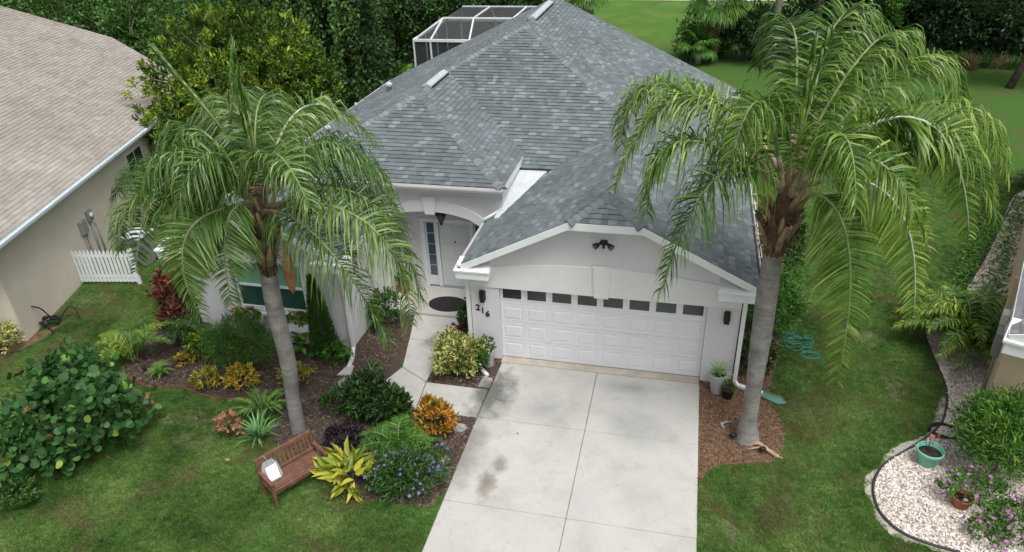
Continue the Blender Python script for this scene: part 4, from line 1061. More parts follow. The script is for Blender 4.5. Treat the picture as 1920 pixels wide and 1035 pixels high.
def frond(parent, O, M, T, n=130, LL=.62, LW=.030, mat='palm_leaf', rmat='rachis', droop=.75, plume=.5, r0=.028, start=.12, vr=(.15, .8), stiff=0.0, side_dir=None, name='frond'):
    """pinnate frond: an arching midrib through M and two ranks of drooping leaflets"""
    O, M, T = map(lambda q: np.array(q, float), (O, M, T)); Cc = 2*M-.5*(O+T)
    def B(t): t = np.asarray(t)[:, None]; return (1-t)**2*O+2*t*(1-t)*Cc+t**2*T
    def dB(t): t = np.asarray(t)[:, None]; return unit(2*(1-t)*(Cc-O)+2*t*(T-Cc))
    ts = np.linspace(0, 1, 16)
    mb = MB(); mb.tube([tuple(p) for p in B(ts)], [r0*(1-.88*x)+.002 for x in ts], 6)
    fo = mb.build(name, rmat, parent)
    Vs, Fs, vs = [], [], []
    fv = rng.uniform(*vr)
    for side in (-1, 1):
        t = np.sort(np.clip(np.linspace(start, .995, n)+rng.normal(0, .004, n), start, 1)); m = len(t)
        p = B(t); tg = dB(t)
        Sd = unit(np.cross(tg, np.array([0, 0, 1.])+1e-3)); Up = unit(np.cross(Sd, tg))
        if side_dir is not None:
            sv = np.array(side_dir, float); Sd = unit(sv[None]-(tg@sv)[:, None]*tg); Up = unit(np.cross(Sd, tg))
        q = (t-start)/(1-start)
        ln = LL*(.55+.6*np.sin(np.clip(q*1.15+.12, 0, 1)*math.pi)**.8*.8)*np.where(q > .8, 1-(q-.8)*1.9, 1)*rng.uniform(.85, 1.12, m)
        pl = rng.uniform(-plume, plume, m)+.32
        fwd = .35+.75*q**2
        d = unit(side*Sd*1.0+tg*fwd[:, None]+Up*pl[:, None]+rng.normal(0, .07, (m, 3)))
        dr = droop*rng.uniform(.6, 1.3, m)
        svals = np.array([0, .32, .64, .86, 1.0]); wv = np.array([.5, 1.0, .9, .55, .08])
        wd = unit(tg+Up*rng.normal(0, .35, m)[:, None]+Sd*rng.normal(0, .2, m)[:, None])
        rows = []
        for s, wq in zip(svals, wv):
            hor = s*(1-.30*dr*s*s)
            c = p+d*(ln*hor)[:, None]+np.array([0, 0, -1.])*(ln*dr*(.22*s**1.5+.95*s**4.5)*(1-stiff))[:, None]
            rows.append((c-wd*(LW*wq/2), c+wd*(LW*wq/2)))
        k = len(svals)
        V = np.stack([x for r_ in rows for x in r_], 1)   # m, 2k, 3
        b0 = sum(len(x) for x in Vs)
        F = np.array([(2*i, 2*i+1, 2*i+3, 2*i+2) for i in range(k-1)])
        Fs.append((np.arange(m)[:, None, None]*2*k+F[None]).reshape(-1, 4)+b0); Vs.append(V.reshape(-1, 3))
        vv = fv+rng.normal(0, .20, m)
        vs.append((vv[:, None]+np.array([-.10, .0, .06, .16])[None]).ravel())
    me = fast('leaflets', np.vstack(Vs), np.vstack(Fs), np.clip(np.concatenate(vs), 0, 1))
    lo = put('leaflets', me, mat, fo); lo['kind'] = 'stuff'
    return fo

def trunk(parent, pts, rad, mat, n=16, name='trunk', rings=True):
    P = smooth_line(pts, 10); rr = np.interp(np.linspace(0, 1, len(P)), np.linspace(0, 1, len(rad)), rad)
    if rings: rr = [r*(1+random.uniform(-.022, .022)) for i, r in enumerate(rr)]
    return MB().tube(P, list(rr), n).build(name, mat, parent)

# ------------------------------------------------------------------ the two tall palms
def queen_palm(label, base, tr_pts, tr_rad, O, fronds, spears, mat, seed, pale, spathe=None, flat=()):
    global rng
    rng = np.random.default_rng(seed); random.seed(seed)
    t = thing('queen_palm', label, 'palm tree', (base[0], base[1], 0))
    trunk(t, tr_pts, tr_rad, 'palm_trunk', 20)
    top = np.array(tr_pts[-1])
    # crown shaft: fibre mass, old leaf bases
    mb = MB(); mb.tube([top-np.array([0, 0, .25]), top+np.array([0, 0, .25]), np.array(O)-np.array([0, 0, .2]), np.array(O)+np.array([0, 0, .45])], [tr_rad[-1]*1.02, tr_rad[-1]*1.35, .17, .06], 12); mb.build('crown_shaft', 'fibre', t)
    for k in range(24):
        a = k*2.4+random.uniform(-.3, .3); z = top[2]-.05+random.uniform(-.05, .75); r = tr_rad[-1]*1.1
        c = np.array([top[0]+(O[0]-top[0])*min(1, max(0, (z-top[2])/max(.2, O[2]-top[2]))), top[1], z]); d = np.array([math.cos(a), math.sin(a), 0])
        ln = random.uniform(.30, .60); wd = random.uniform(.06, .105)
        MB().tube([c+d*r*.6, c+d*(r+.06)+np.array([0, 0, ln*.45]), c+d*(r+.14+ln*.15)+np.array([0, 0, ln])], [wd, wd*.75, wd*.3], 7).build('leaf_base', random.choice(['petiole', 'petiole', 'fibre']), t)
    # hanging fibres
    n = 260; a = rng.uniform(0, 6.28, n); z = top[2]+rng.uniform(-.1, .7, n); P = np.stack([top[0]+np.cos(a)*.2, top[1]+np.sin(a)*.2, z], 1)
    D = unit(np.stack([np.cos(a)*.5, np.sin(a)*.5, rng.uniform(-1.2, .4, n)], 1)); N = unit(rng.normal(size=(n, 3)))
    o = put('fibres', leaf_mesh('fibres', P, D, N, rng.uniform(.12, .38, n), .012, rng.uniform(0, 1, n), 'diamond'), 'straw', t); o['kind'] = 'stuff'
    for i, (M_, T_) in enumerate(fronds):
        a = i*2.399; Ob = np.array(O)+np.array([math.cos(a)*.06, math.sin(a)*.06, random.uniform(-.25, .15)])
        ln = np.linalg.norm(np.array(M_)-Ob)+np.linalg.norm(np.array(T_)-np.array(M_))
        if i in flat: frond(t, Ob, M_, T_, n=int(32*ln)+14, LL=.74, LW=.034, mat=mat, rmat='rachis_pale' if i in pale else 'rachis', droop=.16, plume=.22, r0=.036, vr=(.5, .75), side_dir=(.97, .24, 0), start=.2)
        else: frond(t, Ob, M_, T_, n=int(31*ln)+14, LL=.80, LW=.033, mat=mat, rmat='rachis_pale' if i in pale else 'rachis', droop=.60*random.uniform(.7, 1.25), plume=.7, r0=.036, vr=(.2, .75))
        M2 = 2*np.array(M_)-.5*(Ob+np.array(T_)); pp = [tuple((1-q)**2*Ob+2*q*(1-q)*M2+q*q*np.array(T_)) for q in (0, .05, .1, .15)]
        MB().tube(pp, [.075, .058, .048, .040], 8).build('petiole', random.choice(['petiole', 'petiole_pale']), t)
    for a, b in spears:
        a = np.array(a); b = np.array(b); mid = (a+b)/2+np.array([.02, 0, 0])
        MB().tube([a, mid, b], [.030, .026, .005], 6).build('spear_leaf', 'rachis', t)
        n = 46; tt = rng.uniform(.25, 1, n); P = a+(b-a)*tt[:, None]; D = unit((b-a)+rng.normal(size=(n, 3))*.05*np.linalg.norm(b-a)); N = unit(rng.normal(size=(n, 3)))
        o = put('leaflets', leaf_mesh('leaflets', P, D, N, .45, .035, rng.uniform(.2, .7, n), 'strap'), mat, t); o['kind'] = 'stuff'
    if spathe:
        a, b = np.array(spathe[0]), np.array(spathe[1])
        MB().tube([a, a+(b-a)*.3, a+(b-a)*.65, a+(b-a)*.9, b], [.03, .08, .12, .06, .006], 10).build('spathe', 'spathe', t)
    return t

OL = (-6.03, -3.5, 5.5)
LF = [((-7.85, -3.5, 5.97), (-9.63, -3.2, 3.6)), ((-6.9, -4.5, 5.45), (-7.1, -4.7, 4.0)), ((-4.48, -4.3, 5.33), (-3.37, -4.4, 3.34)), ((-4.02, -3.4, 5.82), (-3.11, -3.3, 3.67)),
      ((-4.88, -2.5, 6.13), (-3.93, -2.1, 5.0)), ((-5.7, -1.9, 6.95), (-4.7, -1.1, 6.0)), ((-7.56, -2.9, 6.82), (-8.74, -2.6, 5.47)), ((-7.23, -1.9, 6.95), (-8.6, -1.2, 6.3)),
      ((-5.1, -4.2, 6.85), (-4.2, -4.9, 6.25)), ((-6.2, -4.3, 6.85), (-6.7, -5.0, 5.95)), ((-8.27, -2.9, 6.08), (-10.2, -2.5, 5.04)), ((-7.54, -3.9, 4.94), (-7.71, -3.9, 3.1)),
      ((-6.3, -2.6, 7.05), (-6.5, -1.4, 6.9)), ((-4.78, -3.3, 6.73), (-3.6, -3.0, 5.9)), ((-3.67, -4.0, 5.56), (-3.14, -3.9, 3.44)), ((-8.81, -3.1, 5.35), (-10.15, -2.9, 3.92)), ((-6.9, -3.9, 6.7), (-8.0, -4.2, 5.9)), ((-6.35, -4.2, 5.45), (-6.6, -4.3, 3.75)), ((-6.7, -3.8, 6.15), (-8.06, -3.7, 4.39))]
LS = [((-6.7, -3.2, 6.9), (-7.85, -2.9, 8.15)), ((-6.6, -3.1, 6.9), (-6.45, -2.8, 8.1)), ((-6.05, -3.4, 6.4), (-6.15, -3.3, 7.7)), ((-6.0, -3.4, 6.3), (-6.1, -3.2, 7.75))]
queen_palm('tall palm leaning over the wooden bench, brown spathe hanging below its fronds', (-6.34, -3.5), [(-6.34, -3.5, -.05), (-6.29, -3.5, 1.0), (-6.22, -3.5, 1.9), (-6.24, -3.5, 3.4), (-6.18, -3.5, 4.3)], [.175, .15, .17, .175, .16],
           OL, LF, LS, 'palm_leaf_cool', 3, (0, 5, 11), ((-5.55, -3.75, 4.95), (-5.52, -3.85, 3.85)), flat=(0, 1, 11, 17))
OR_ = (3.47, -1.92, 5.8)
RF = [((1.69, -1.62, 7.33), (0.39, -1.62, 5.53)), ((2.23, -2.92, 6.37), (1.45, -3.42, 4.4)), ((4.4, -2.62, 5.35), (4.75, -2.82, 2.4)), ((5.28, -1.92, 7.14), (6.58, -1.82, 5.06)),
      ((5.03, -2.22, 5.91), (5.92, -2.22, 3.59)), ((5.94, -0.72, 7.01), (7.53, -0.12, 5.57)), ((4.6, -0.92, 8.1), (5.57, 0.08, 7.5)), ((3.36, -0.52, 8.2), (2.87, 0.28, 7.4)),
      ((3.98, -0.12, 7.9), (5.2, .88, 7.2)), ((2.77, -2.72, 7.55), (2.34, -3.4, 6.75)), ((3.9, -3.0, 7.2), (4.2, -3.8, 6.3)), ((5.71, -1.32, 6.37), (7.31, -1.02, 4.88)),
      ((1.2, -0.92, 7.31), (0.38, -0.42, 5.96)), ((1.63, -2.12, 6.66), (1.05, -2.12, 5.24)), ((4.5, -2.8, 6.74), (5.4, -3.3, 5.6)), ((5.16, -0.72, 7.73), (6.43, -0.12, 6.94)),
      ((4.84, -0.92, 6.04), (5.16, -0.52, 3.62)), ((3.94, -0.7, 8.25), (4.77, 0.08, 8.2)), ((5.5, -1.6, 6.9), (6.9, -1.4, 5.5))]
RS = [((3.5, -1.9, 6.4), (3.55, -1.7, 8.1)), ((3.5, -1.85, 6.4), (3.75, -1.5, 8.2))]
queen_palm('tall palm with bright fronds in the mulch beside the driveway', (3.45, -1.92), [(3.45, -1.92, -.05), (3.44, -1.92, .5), (3.43, -1.92, 1.3), (3.42, -1.92, 2.5), (3.40, -1.92, 3.8), (3.40, -1.92, 4.7)], [.29, .175, .16, .195, .20, .175],
           OR_, RF, RS, 'palm_leaf', 5, (3, 4), flat=(2, 4, 3))
rng = np.random.default_rng(21); random.seed(21)

# ------------------------------------------------------------------ garden shrubs
# sea grape: large round leaves
t = thing('sea_grape', 'large sea grape shrub with round leathery leaves on the lawn', 'shrub', (-10.9, -5.3, 0))
P, D, N, v = [], [], [], []
for c, rad, nc in (((-10.9, -5.2, .95), (1.30, 1.15, .85), 150), ((-10.2, -4.55, .75), (.85, .8, .7), 70), ((-11.3, -4.2, 1.15), (.9, .8, .75), 75), ((-11.2, -6.1, .6), (.9, .7, .6), 50)):
    p_, d_, n_, v_ = clumps(c, rad, nc, 6, .11, -.6, (.6, 1.02), .15, .22, (.1, .74), .6); P.append(p_); D.append(d_); N.append(n_); v.append(v_)
P, D, N, v = np.vstack(P), np.vstack(D), np.vstack(N), np.concatenate(v); ok = P[:, 2] > .06; P, D, N, v = P[ok], D[ok], N[ok], v[ok]
v = np.clip(v*.8, 0, .8); v = np.clip(v+rng.normal(0, .10, len(v)), 0, .82); hot = rng.random(len(v)) < .075; v[hot] = rng.uniform(.86, 1.0, hot.sum()); Lq = rng.uniform(.10, .20, len(P))
leaf_parts(t, P, D, N, Lq, Lq*.98, v, 'leaf_grape', 'disc')
stems(t, (-10.9, -5.3, 0), (-10.9, -5.2, .9), (1.3, 1.2, .8), 16, .022)
P, D, N, v = clumps((-11.6, -6.9, .25), (.8, .6, .35), 60, 14, .08)
bush('boxwood_fern', 'low ferny ground plant at the foot of the sea grape', (-11.2, -6.7), (.75, .55, .32), 90, 16, .10, .03, 'leaf_mid', 'strap', 'plant')

# bed under the window
def rosette(name, label, loc, n, L, W, mat, arch=(.2, 1.2), cat='plant', z0=0.0, own=True, vr=(.1, .9), group=None, parent=None):
    t = parent or thing(name, label, cat, (loc[0], loc[1], z0), 0, group)
    a = np.arange(n)*2.399+rng.normal(0, .2, n); e = rng.uniform(arch[0], arch[1], n)
    D = np.stack([np.cos(a)*np.cos(e), np.sin(a)*np.cos(e), np.sin(e)], 1); P = np.array([loc[0], loc[1], z0+.02])+D*np.array([.03, .03, .0])
    N = np.stack([-np.cos(a)*np.sin(e), -np.sin(a)*np.sin(e), np.cos(e)], 1)
    Lr = L*rng.uniform(.7, 1.15, n); v = rng.uniform(*vr, n)
    if own: leaf_parts(t, P, D, N, Lr, W*rng.uniform(.8, 1.15, n), v, mat, 'strap')
    else:
        o = put('foliage', leaf_mesh('foliage', P, D, N, Lr, W, v, 'strap'), mat, t); o['kind'] = 'stuff'
    return t
def palmlet(name, label, loc, n, L, mat, LL=.2, LW=.02, nl=40, h=(.5, 1.2), cat='palm', droop=.3, stiff=.2, z0=0.0, plume=.25, rm='rachis', vr=(.15, .8), az=None, spreadb=.04):
    t = thing(name, label, cat, (loc[0], loc[1], z0))
    for k in range(n):
        a = (az[k] if az else k*2.399+random.uniform(-.25, .25)); l = L*random.uniform(.8, 1.15); e = random.uniform(*h)
        O = np.array([loc[0]+math.cos(a)*spreadb, loc[1]+math.sin(a)*spreadb, z0+.03]); d = np.array([math.cos(a), math.sin(a), 0])
        M = O+d*l*.45*math.cos(e)+np.array([0, 0, l*.5*math.sin(e)]); T = O+d*l*.95*math.cos(e*.75)+np.array([0, 0, l*(.62*math.sin(e)-.12)])
        frond(t, O, M, T, n=nl, LL=LL, LW=LW, mat=mat, rmat=rm, droop=droop, plume=plume, r0=.012, start=.15, vr=vr, stiff=stiff)
    return t
palmlet('young_palm', 'young feather palm with broad arching fronds at the corner of the bed', (-11.75, -1.95), 6, 1.55, 'leaf_areca', .30, .030, 74, (.75, 1.3), 'palm', .25, .2, az=[2.2, 1.1, 3.3, .1, 2.9, 4.1], vr=(.2, .6))
palmlet('pygmy_palm', 'dark clump of feathery palm beside the red-leaved plant', (-11.0, -.85), 18, 1.15, 'leaf_mid', .26, .018, 50, (.45, 1.3), 'palm', .3, .2, vr=(.1, .6))
palmlet('low_fern', 'small upright fern tuft inside the brown edging', (-10.75, -2.3), 14, .5, 'leaf_fresh', .08, .012, 30, (.8, 1.4), 'fern', .2, .3, vr=(.3, .8))
bush('asparagus_fern', 'fluffy round asparagus fern behind the palm trunk', (-8.85, -1.5), (.85, .70, .70), 460, 18, .14, .012, 'leaf_fresh', 'diamond', 'fern', vr=(.05, .55))
bush('red_ti_plant', 'tall red-leaved plant by the white house corner', (-11.95, .35), (.55, .5, .80), 60, 9, .19, .07, 'leaf_red', 'leaf', 'plant', vr=(.0, .6), upbias=.5)
bush('red_ti_plant', 'bronze-leaved low plant in front of the tall red one', (-11.6, -.2), (.5, .4, .42), 44, 9, .17, .06, 'leaf_red', 'leaf', 'plant', vr=(.0, .5))
bush('red_blossom_shrub', 'shrub with scarlet blossoms beside the picket fence', (-12.5, .75), (.45, .4, .65), 70, 9, .11, .045, 'leaf_mid', 'leaf', 'shrub', flowers=('flower_red', 34, .12))
bush('croton', 'yellow croton nearest the brown edging', (-9.3, -2.5), (.33, .28, .26), 50, 8, .11, .035, 'leaf_croton', 'leaf', 'shrub', vr=(.3, .8))
bush('croton', 'orange and yellow croton beside the palm trunk', (-8.4, -2.35), (.38, .3, .32), 60, 8, .12, .04, 'leaf_croton', 'leaf', 'shrub', vr=(.45, 1.0))
bush('croton', 'green and yellow croton half hidden behind the palm trunk', (-7.15, -2.0), (.42, .3, .28), 55, 8, .10, .035, 'leaf_croton', 'leaf', 'shrub', vr=(.2, .7))
bush('croton', 'small bright yellow croton in the middle of the mulch', (-10.45, -1.75), (.22, .18, .15), 24, 8, .10, .04, 'leaf_croton', 'leaf', 'shrub', vr=(.5, .85))
bush('lime_shrub', 'lime green leafy plant under the hanging frond tips', (-10.1, -1.35), (.42, .34, .36), 44, 8, .15, .06, 'leaf_yellowgreen', 'leaf', 'plant', vr=(.4, .9))
bush('lime_shrub', 'loose yellow green plant against the house corner', (-9.6, -1.05), (.3, .25, .3), 26, 8, .13, .05, 'leaf_yellowgreen', 'leaf', 'plant', vr=(.4, .95))
# cypress by the window
t = thing('italian_cypress', 'slender dark green conical cypress by the window', 'cypress', (-6.95, -.72, 0))
n = 9000; z = rng.uniform(.05, 2.35, n)**1.0; pr_ = np.interp(z, [0, .25, .9, 1.7, 2.35], [.26, .34, .27, .16, .03])*rng.uniform(.55, 1.08, n); a = rng.uniform(0, 6.28, n)
P = np.stack([-6.95+pr_*np.cos(a)-.03*z, -.72+pr_*np.sin(a), z], 1); D = unit(np.stack([np.cos(a)*.6, np.sin(a)*.6, rng.uniform(.5, 1.4, n)], 1)); N = unit(rng.normal(size=(n, 3)))
o = put('crown', leaf_mesh('crown', P, D, N, rng.uniform(.05, .12, n), .018, rng.uniform(.15, .9, n), 'diamond'), 'leaf_mid', t); o['kind'] = 'stuff'
MB().tube([(-6.95, -.72, -.02), (-7.0, -.72, 2.1)], [.05, .012], 8).build('trunk', 'bark', t)
bush('green_shrub', 'pale broad-leaved plant at the foot of the cypress', (-7.3, -.85), (.30, .24, .36), 20, 7, .20, .10, 'leaf_fresh', 'leaf', 'plant')
bush('green_shrub', 'leafy green plant right of the cypress', (-6.55, -.95), (.34, .28, .26), 40, 8, .12, .06, 'leaf_fresh', 'leaf', 'plant', vr=(.1, .5))
# window boxes
for x, lb in ((-7.72, 'window box of red and green flowers to the right under the window'), (-9.15, 'window box of red and green flowers to the left under the window')):
    t = bush('window_box', lb, (x, -.58), (.36, .16, .17), 60, 8, .08, .045, 'leaf_fresh', 'leaf', 'planter', zc=.12, base_z=.82, flowers=('flower_red', 22, .07), nstem=3, lowcut=-.2, zmin=-.8)
    MB().bbox(x-.38, x+.38, -.72, -.43, .62, .86, .015).build('trough', 'trim_white', t)
# plants round the bench
rosette('agave', 'strappy pale green agave rosette behind the bench', (-6.98, -4.05), 38, .75, .042, 'leaf_agave', (.5, 1.45), vr=(.0, .75))
palmlet('sword_fern', 'upright grassy fern behind the agave', (-7.35, -3.2), 26, .85, 'leaf_fresh', .09, .014, 42, (.75, 1.4), 'fern', .2, .3, spreadb=.14)
bush('dried_hydrangea', 'pinkish tan dried plant beside the agave', (-7.72, -4.0), (.26, .22, .30), 24, 6, .13, .08, 'leaf_tan', 'leaf', 'plant', zc=.34)
bush('purple_plant', 'low dark purple plant beside the bench arm', (-5.1, -3.75), (.42, .36, .20), 60, 9, .11, .05, 'leaf_purple', 'leaf', 'plant')
t = thing('shell_ginger', 'yellow and green striped shell ginger beside the bench', 'plant', (-4.45, -4.85, 0))
P, D, N, v = clumps((-4.45, -4.85, .28), (.42, .36, .30), 30, 3, .05, -.05, (.5, 1.0), .05, .1, (.25, .95), 1.1)
leaf_parts(t, P, D, N, rng.uniform(.32, .50, len(P)), rng.uniform(.10, .14, len(P)), v, 'leaf_ginger', 'leaf'); stems(t, (-4.45, -4.85, 0), (-4.45, -4.85, .28), (.3, .28, .22), 10, .010, 'stem_green')
bush('gardenia', 'dark glossy round shrub in the bed beside the walkway', (-4.85, -2.75), (.58, .5, .55), 170, 10, .13, .055, 'leaf_dark', 'leaf', 'shrub', inner=.3, vr=(.2, .95))
bush('gardenia', 'dark glossy shrub with upright leafy shoots', (-4.28, -2.92), (.42, .38, .48), 100, 9, .15, .06, 'leaf_dark', 'leaf', 'shrub', inner=.3, vr=(.3, 1), upbias=.6)
bush('gardenia', 'small green shrub between the palm trunk and the dark round shrub', (-5.65, -2.75), (.4, .32, .30), 60, 8, .10, .04, 'leaf_mid', 'leaf', 'shrub')
bush('croton', 'bushy orange croton at the corner of the walkway', (-3.25, -3.0), (.42, .36, .40), 110, 9, .15, .05, 'leaf_orange', 'leaf', 'shrub', vr=(.15, .95), upbias=.5)
palmlet('pygmy_date_palm', 'bright green feathery palm in the bed by the driveway', (-3.85, -3.75), 22, 1.0, 'leaf_fresh', .26, .016, 60, (.3, 1.25), 'palm', .25, .2, vr=(.15, .6), spreadb=.06)
bush('ruellia', 'bushy plant covered in violet flowers at the edge of the lawn', (-3.35, -4.75), (.72, .50, .42), 230, 9, .12, .022, 'leaf_mid', 'strap', 'flowering plant', flowers=('flower_violet', 74, .054), vr=(.0, .45), inner=.4, spread=.07)
bush('ruellia', 'sparse offshoot with violet flowers next to the driveway', (-2.85, -4.05), (.28, .34, .26), 40, 8, .10, .025, 'leaf_mid', 'strap', 'flowering plant', flowers=('flower_violet', 14, .07), vr=(.05, .5))
palmlet('small_cycad', 'small dark cycad by the downspout outlet', (-5.55, -1.15), 9, .36, 'leaf_dark', .10, .016, 18, (.3, 1.0), 'fern', .15, .4, vr=(.3, .9))
bush('entry_shrub', 'green shrub against the entry wall below the palm fronds', (-6.0, .9), (.42, .5, .55), 90, 9, .12, .05, 'leaf_mid', 'leaf', 'shrub')
# bed between walkway and garage
t = bush('variegated_schefflera', 'cream and green variegated shrub beside the walkway', (-3.32, -.78), (.62, .56, .52), 250, 10, .105, .042, 'leaf_varieg', 'leaf', 'shrub', zc=.5, vr=(.3, 1.0), inner=.35, upbias=.35, lump=.28)
bush('green_schefflera', 'plain green growth on the side of the variegated shrub', (-2.88, -.72), (.26, .30, .30), 60, 9, .10, .045, 'leaf_mid', 'leaf', 'shrub', zc=.46)
bush('ixora', 'dark green shrub along the garage wall by the doormat', (-3.52, .95), (.28, .50, .52), 100, 9, .11, .05, 'leaf_mid', 'leaf', 'shrub')
bush('loropetalum', 'dark maroon twiggy plant beside the walkway', (-3.72, .15), (.26, .36, .36), 60, 8, .08, .045, 'leaf_red', 'leaf', 'shrub', vr=(.0, .45), flowers=('flower_red', 6, .05))
# along the right side of the house
bush('hedge_shrub', 'dense green fern-like shrub beside the garage wall behind the palm trunk', (4.15, 2.6), (.72, .95, .80), 340, 12, .13, .03, 'leaf_fresh', 'strap', 'shrub', vr=(.05, .55), inner=.3)
bush('hedge_shrub', 'dark low shrub at the front corner of the garage wall', (3.75, .75), (.42, .65, .42), 120, 10, .11, .05, 'leaf_dark', 'leaf', 'shrub', flowers=('flower_red', 9, .06), vr=(.1, .8))
bush('hedge_shrub', 'tall croton with orange leaves beside the eave', (3.98, 4.6), (.5, .6, 1.1), 130, 10, .15, .05, 'leaf_orange', 'leaf', 'shrub', vr=(.0, .8))
bush('hedge_shrub', 'leafy green shrub further along the side wall', (4.5, 6.1), (.85, 1.0, 1.0), 260, 11, .14, .05, 'leaf_mid', 'leaf', 'shrub', vr=(.05, .7), inner=.3)
# right-hand gravel strip
bush('podocarpus', 'large rounded green podocarpus bush on the white gravel', (8.24, -1.9), (.85, .84, .86), 560, 13, .12, .022, 'leaf_fresh', 'strap', 'shrub', zc=.82, vr=(.0, .85), inner=.35, lump=.12, upbias=.6)
palmlet('areca_palm', 'bushy yellow green areca palm by the tan wall', (9.1, 2.7), 52, 1.95, 'leaf_areca', .45, .036, 60, (.5, 1.35), 'palm', .5, .0, plume=.35, vr=(.1, .75), spreadb=.28)
bush('yellow_shrub', 'yellow leaved bush at the corner of the beige house', (-15.75, -2.15), (.5, .45, .45), 120, 9, .09, .045, 'leaf_varieg', 'leaf', 'shrub', vr=(.55, 1.0))
# weeds in the gravel by the far wall
t = thing('gravel_weed', 'green weeds creeping over the far end of the gravel strip', 'weed', (11.5, 8, 0)); 
n = 2600; u_ = rng.uniform(0, 1, n); off = rng.normal(0, .16, n)+np.where(rng.random(n) < .5, -.45, .25)
P = np.stack([10.0+3.2*u_+off, 5.2+7.6*u_-off*.4, rng.uniform(.02, .06, n)], 1); D = unit(rng.normal(size=(n, 3))*np.array([1, 1, .3])+np.array([0, 0, .3])); N = unit(rng.normal(size=(n, 3))*.4+np.array([0, 0, 1]))
o = put('foliage', leaf_mesh('foliage', P, D, N, .11, .06, rng.uniform(.2, .9, n), 'diamond'), 'leaf_fresh', t); o['kind'] = 'stuff'

# ------------------------------------------------------------------ pots
def pot(name, label, loc, prof, mat, soil_z, soil_r):
    t = thing(name, label, 'pot', (loc[0], loc[1], 0))
    MB().lathe(prof, 28, (loc[0], loc[1], 0.005)).build('pot_body', mat, t)
    MB().lathe([(.01, soil_z-.02), (soil_r, soil_z-.01), (soil_r*.6, soil_z+.01), (.01, soil_z+.012)], 16, (loc[0], loc[1], 0)).build('soil', 'soil', t)
    return t
def tall(r, h, b): return [(b, 0), (b*1.02, .02), (r*.93, h*.72), (r, h-.03), (r, h), (r*.90, h), (r*.86, h-.10), (r*.5, h-.12)]
pot('tall_pot', 'tall grey tapered pot by the house number', (-2.72, -.36), tall(.19, .52, .13), 'pot_grey', .43, .16)
bush('geranium', 'dark spindly geranium in the pot by the house number', (-2.72, -.36), (.19, .17, .22), 26, 6, .07, .05, 'leaf_dark', 'leaf', 'plant', zc=.18, base_z=.44, nstem=10, stem_r=.007, vr=(.2, .9))
pot('tall_pot', 'tall grey tapered pot right of the garage door', (2.83, -.42), tall(.20, .56, .13), 'pot_grey', .46, .17)
rosette('dracaena', 'spiky yellow green dracaena in the grey pot', (2.83, -.42), 34, .42, .030, 'leaf_agave', (.5, 1.45), 'plant', .46, vr=(.5, 1))
pot('nursery_pot', 'small black nursery pot beside the tall grey pot', (3.07, -.58), [(.11, 0), (.14, .24), (.15, .25), (.15, .28), (.135, .28), (.13, .22), (.08, .2)], 'pot_black', .23, .125)
bush('seedling', 'small straggly plant in the black nursery pot', (3.07, -.58), (.15, .14, .13), 16, 6, .07, .03, 'leaf_yellowgreen', 'leaf', 'plant', zc=.1, base_z=.24, nstem=4, stem_r=.005)
pot('green_pot', 'mint green plastic pot on the white gravel', (6.98, -2.0), [(.17, 0), (.18, .02), (.235, .29), (.255, .30), (.26, .37), (.245, .38), (.235, .36), (.225, .26), (.1, .24)], 'pot_green', .29, .222)
bush('twig_plant', 'thin twiggy plant in the mint green pot', (6.96, -1.9), (.10, .12, .26), 8, 4, .06, .03, 'leaf_red', 'leaf', 'plant', zc=.25, base_z=.30, nstem=4, stem_r=.007)
t = pot('terracotta_pot', 'terracotta pot tipped among the pink flowers', (7.30, -3.12), [(.12, 0), (.13, .02), (.17, .22), (.19, .23), (.19, .28), (.175, .28), (.165, .2), (.08, .18)], 'terracotta', .22, .16)
bush('petunia', 'pink flowering plant spilling from the terracotta pot', (7.55, -2.95), (.62, .42, .34), 150, 8, .075, .035, 'leaf_fresh', 'leaf', 'flowering plant', zc=.34, flowers=('flower_pink', 34, .068), vr=(.1, .7), lump=.25)
bush('petunia', 'pink flowering plant trailing over the neighbouring driveway', (8.15, -3.55), (.55, .50, .28), 130, 8, .075, .035, 'leaf_fresh', 'leaf', 'flowering plant', zc=.24, flowers=('flower_pink', 36, .068), vr=(.1, .7), lump=.25)
bush('petunia', 'pink flowering plant at the tip of the gravel bed', (7.55, -3.85), (.36, .34, .25), 70, 8, .075, .035, 'leaf_fresh', 'leaf', 'flowering plant', zc=.2, flowers=('flower_pink', 20, .068), vr=(.1, .7), lump=.25)
pot('orange_pot', 'orange planter on the porch beside the left wall', (-6.0, 2.55), [(.12, .1), (.13, .12), (.17, .42), (.18, .45), (.16, .45), (.15, .38), (.08, .36)], 'pot_orange', .40, .15)
bush('porch_plant', 'small orange blossomed plant in the porch planter', (-6.0, 2.55), (.2, .2, .22), 30, 7, .10, .05, 'leaf_mid', 'leaf', 'plant', zc=.15, base_z=.42, flowers=('flower_red', 10, .07), nstem=4)

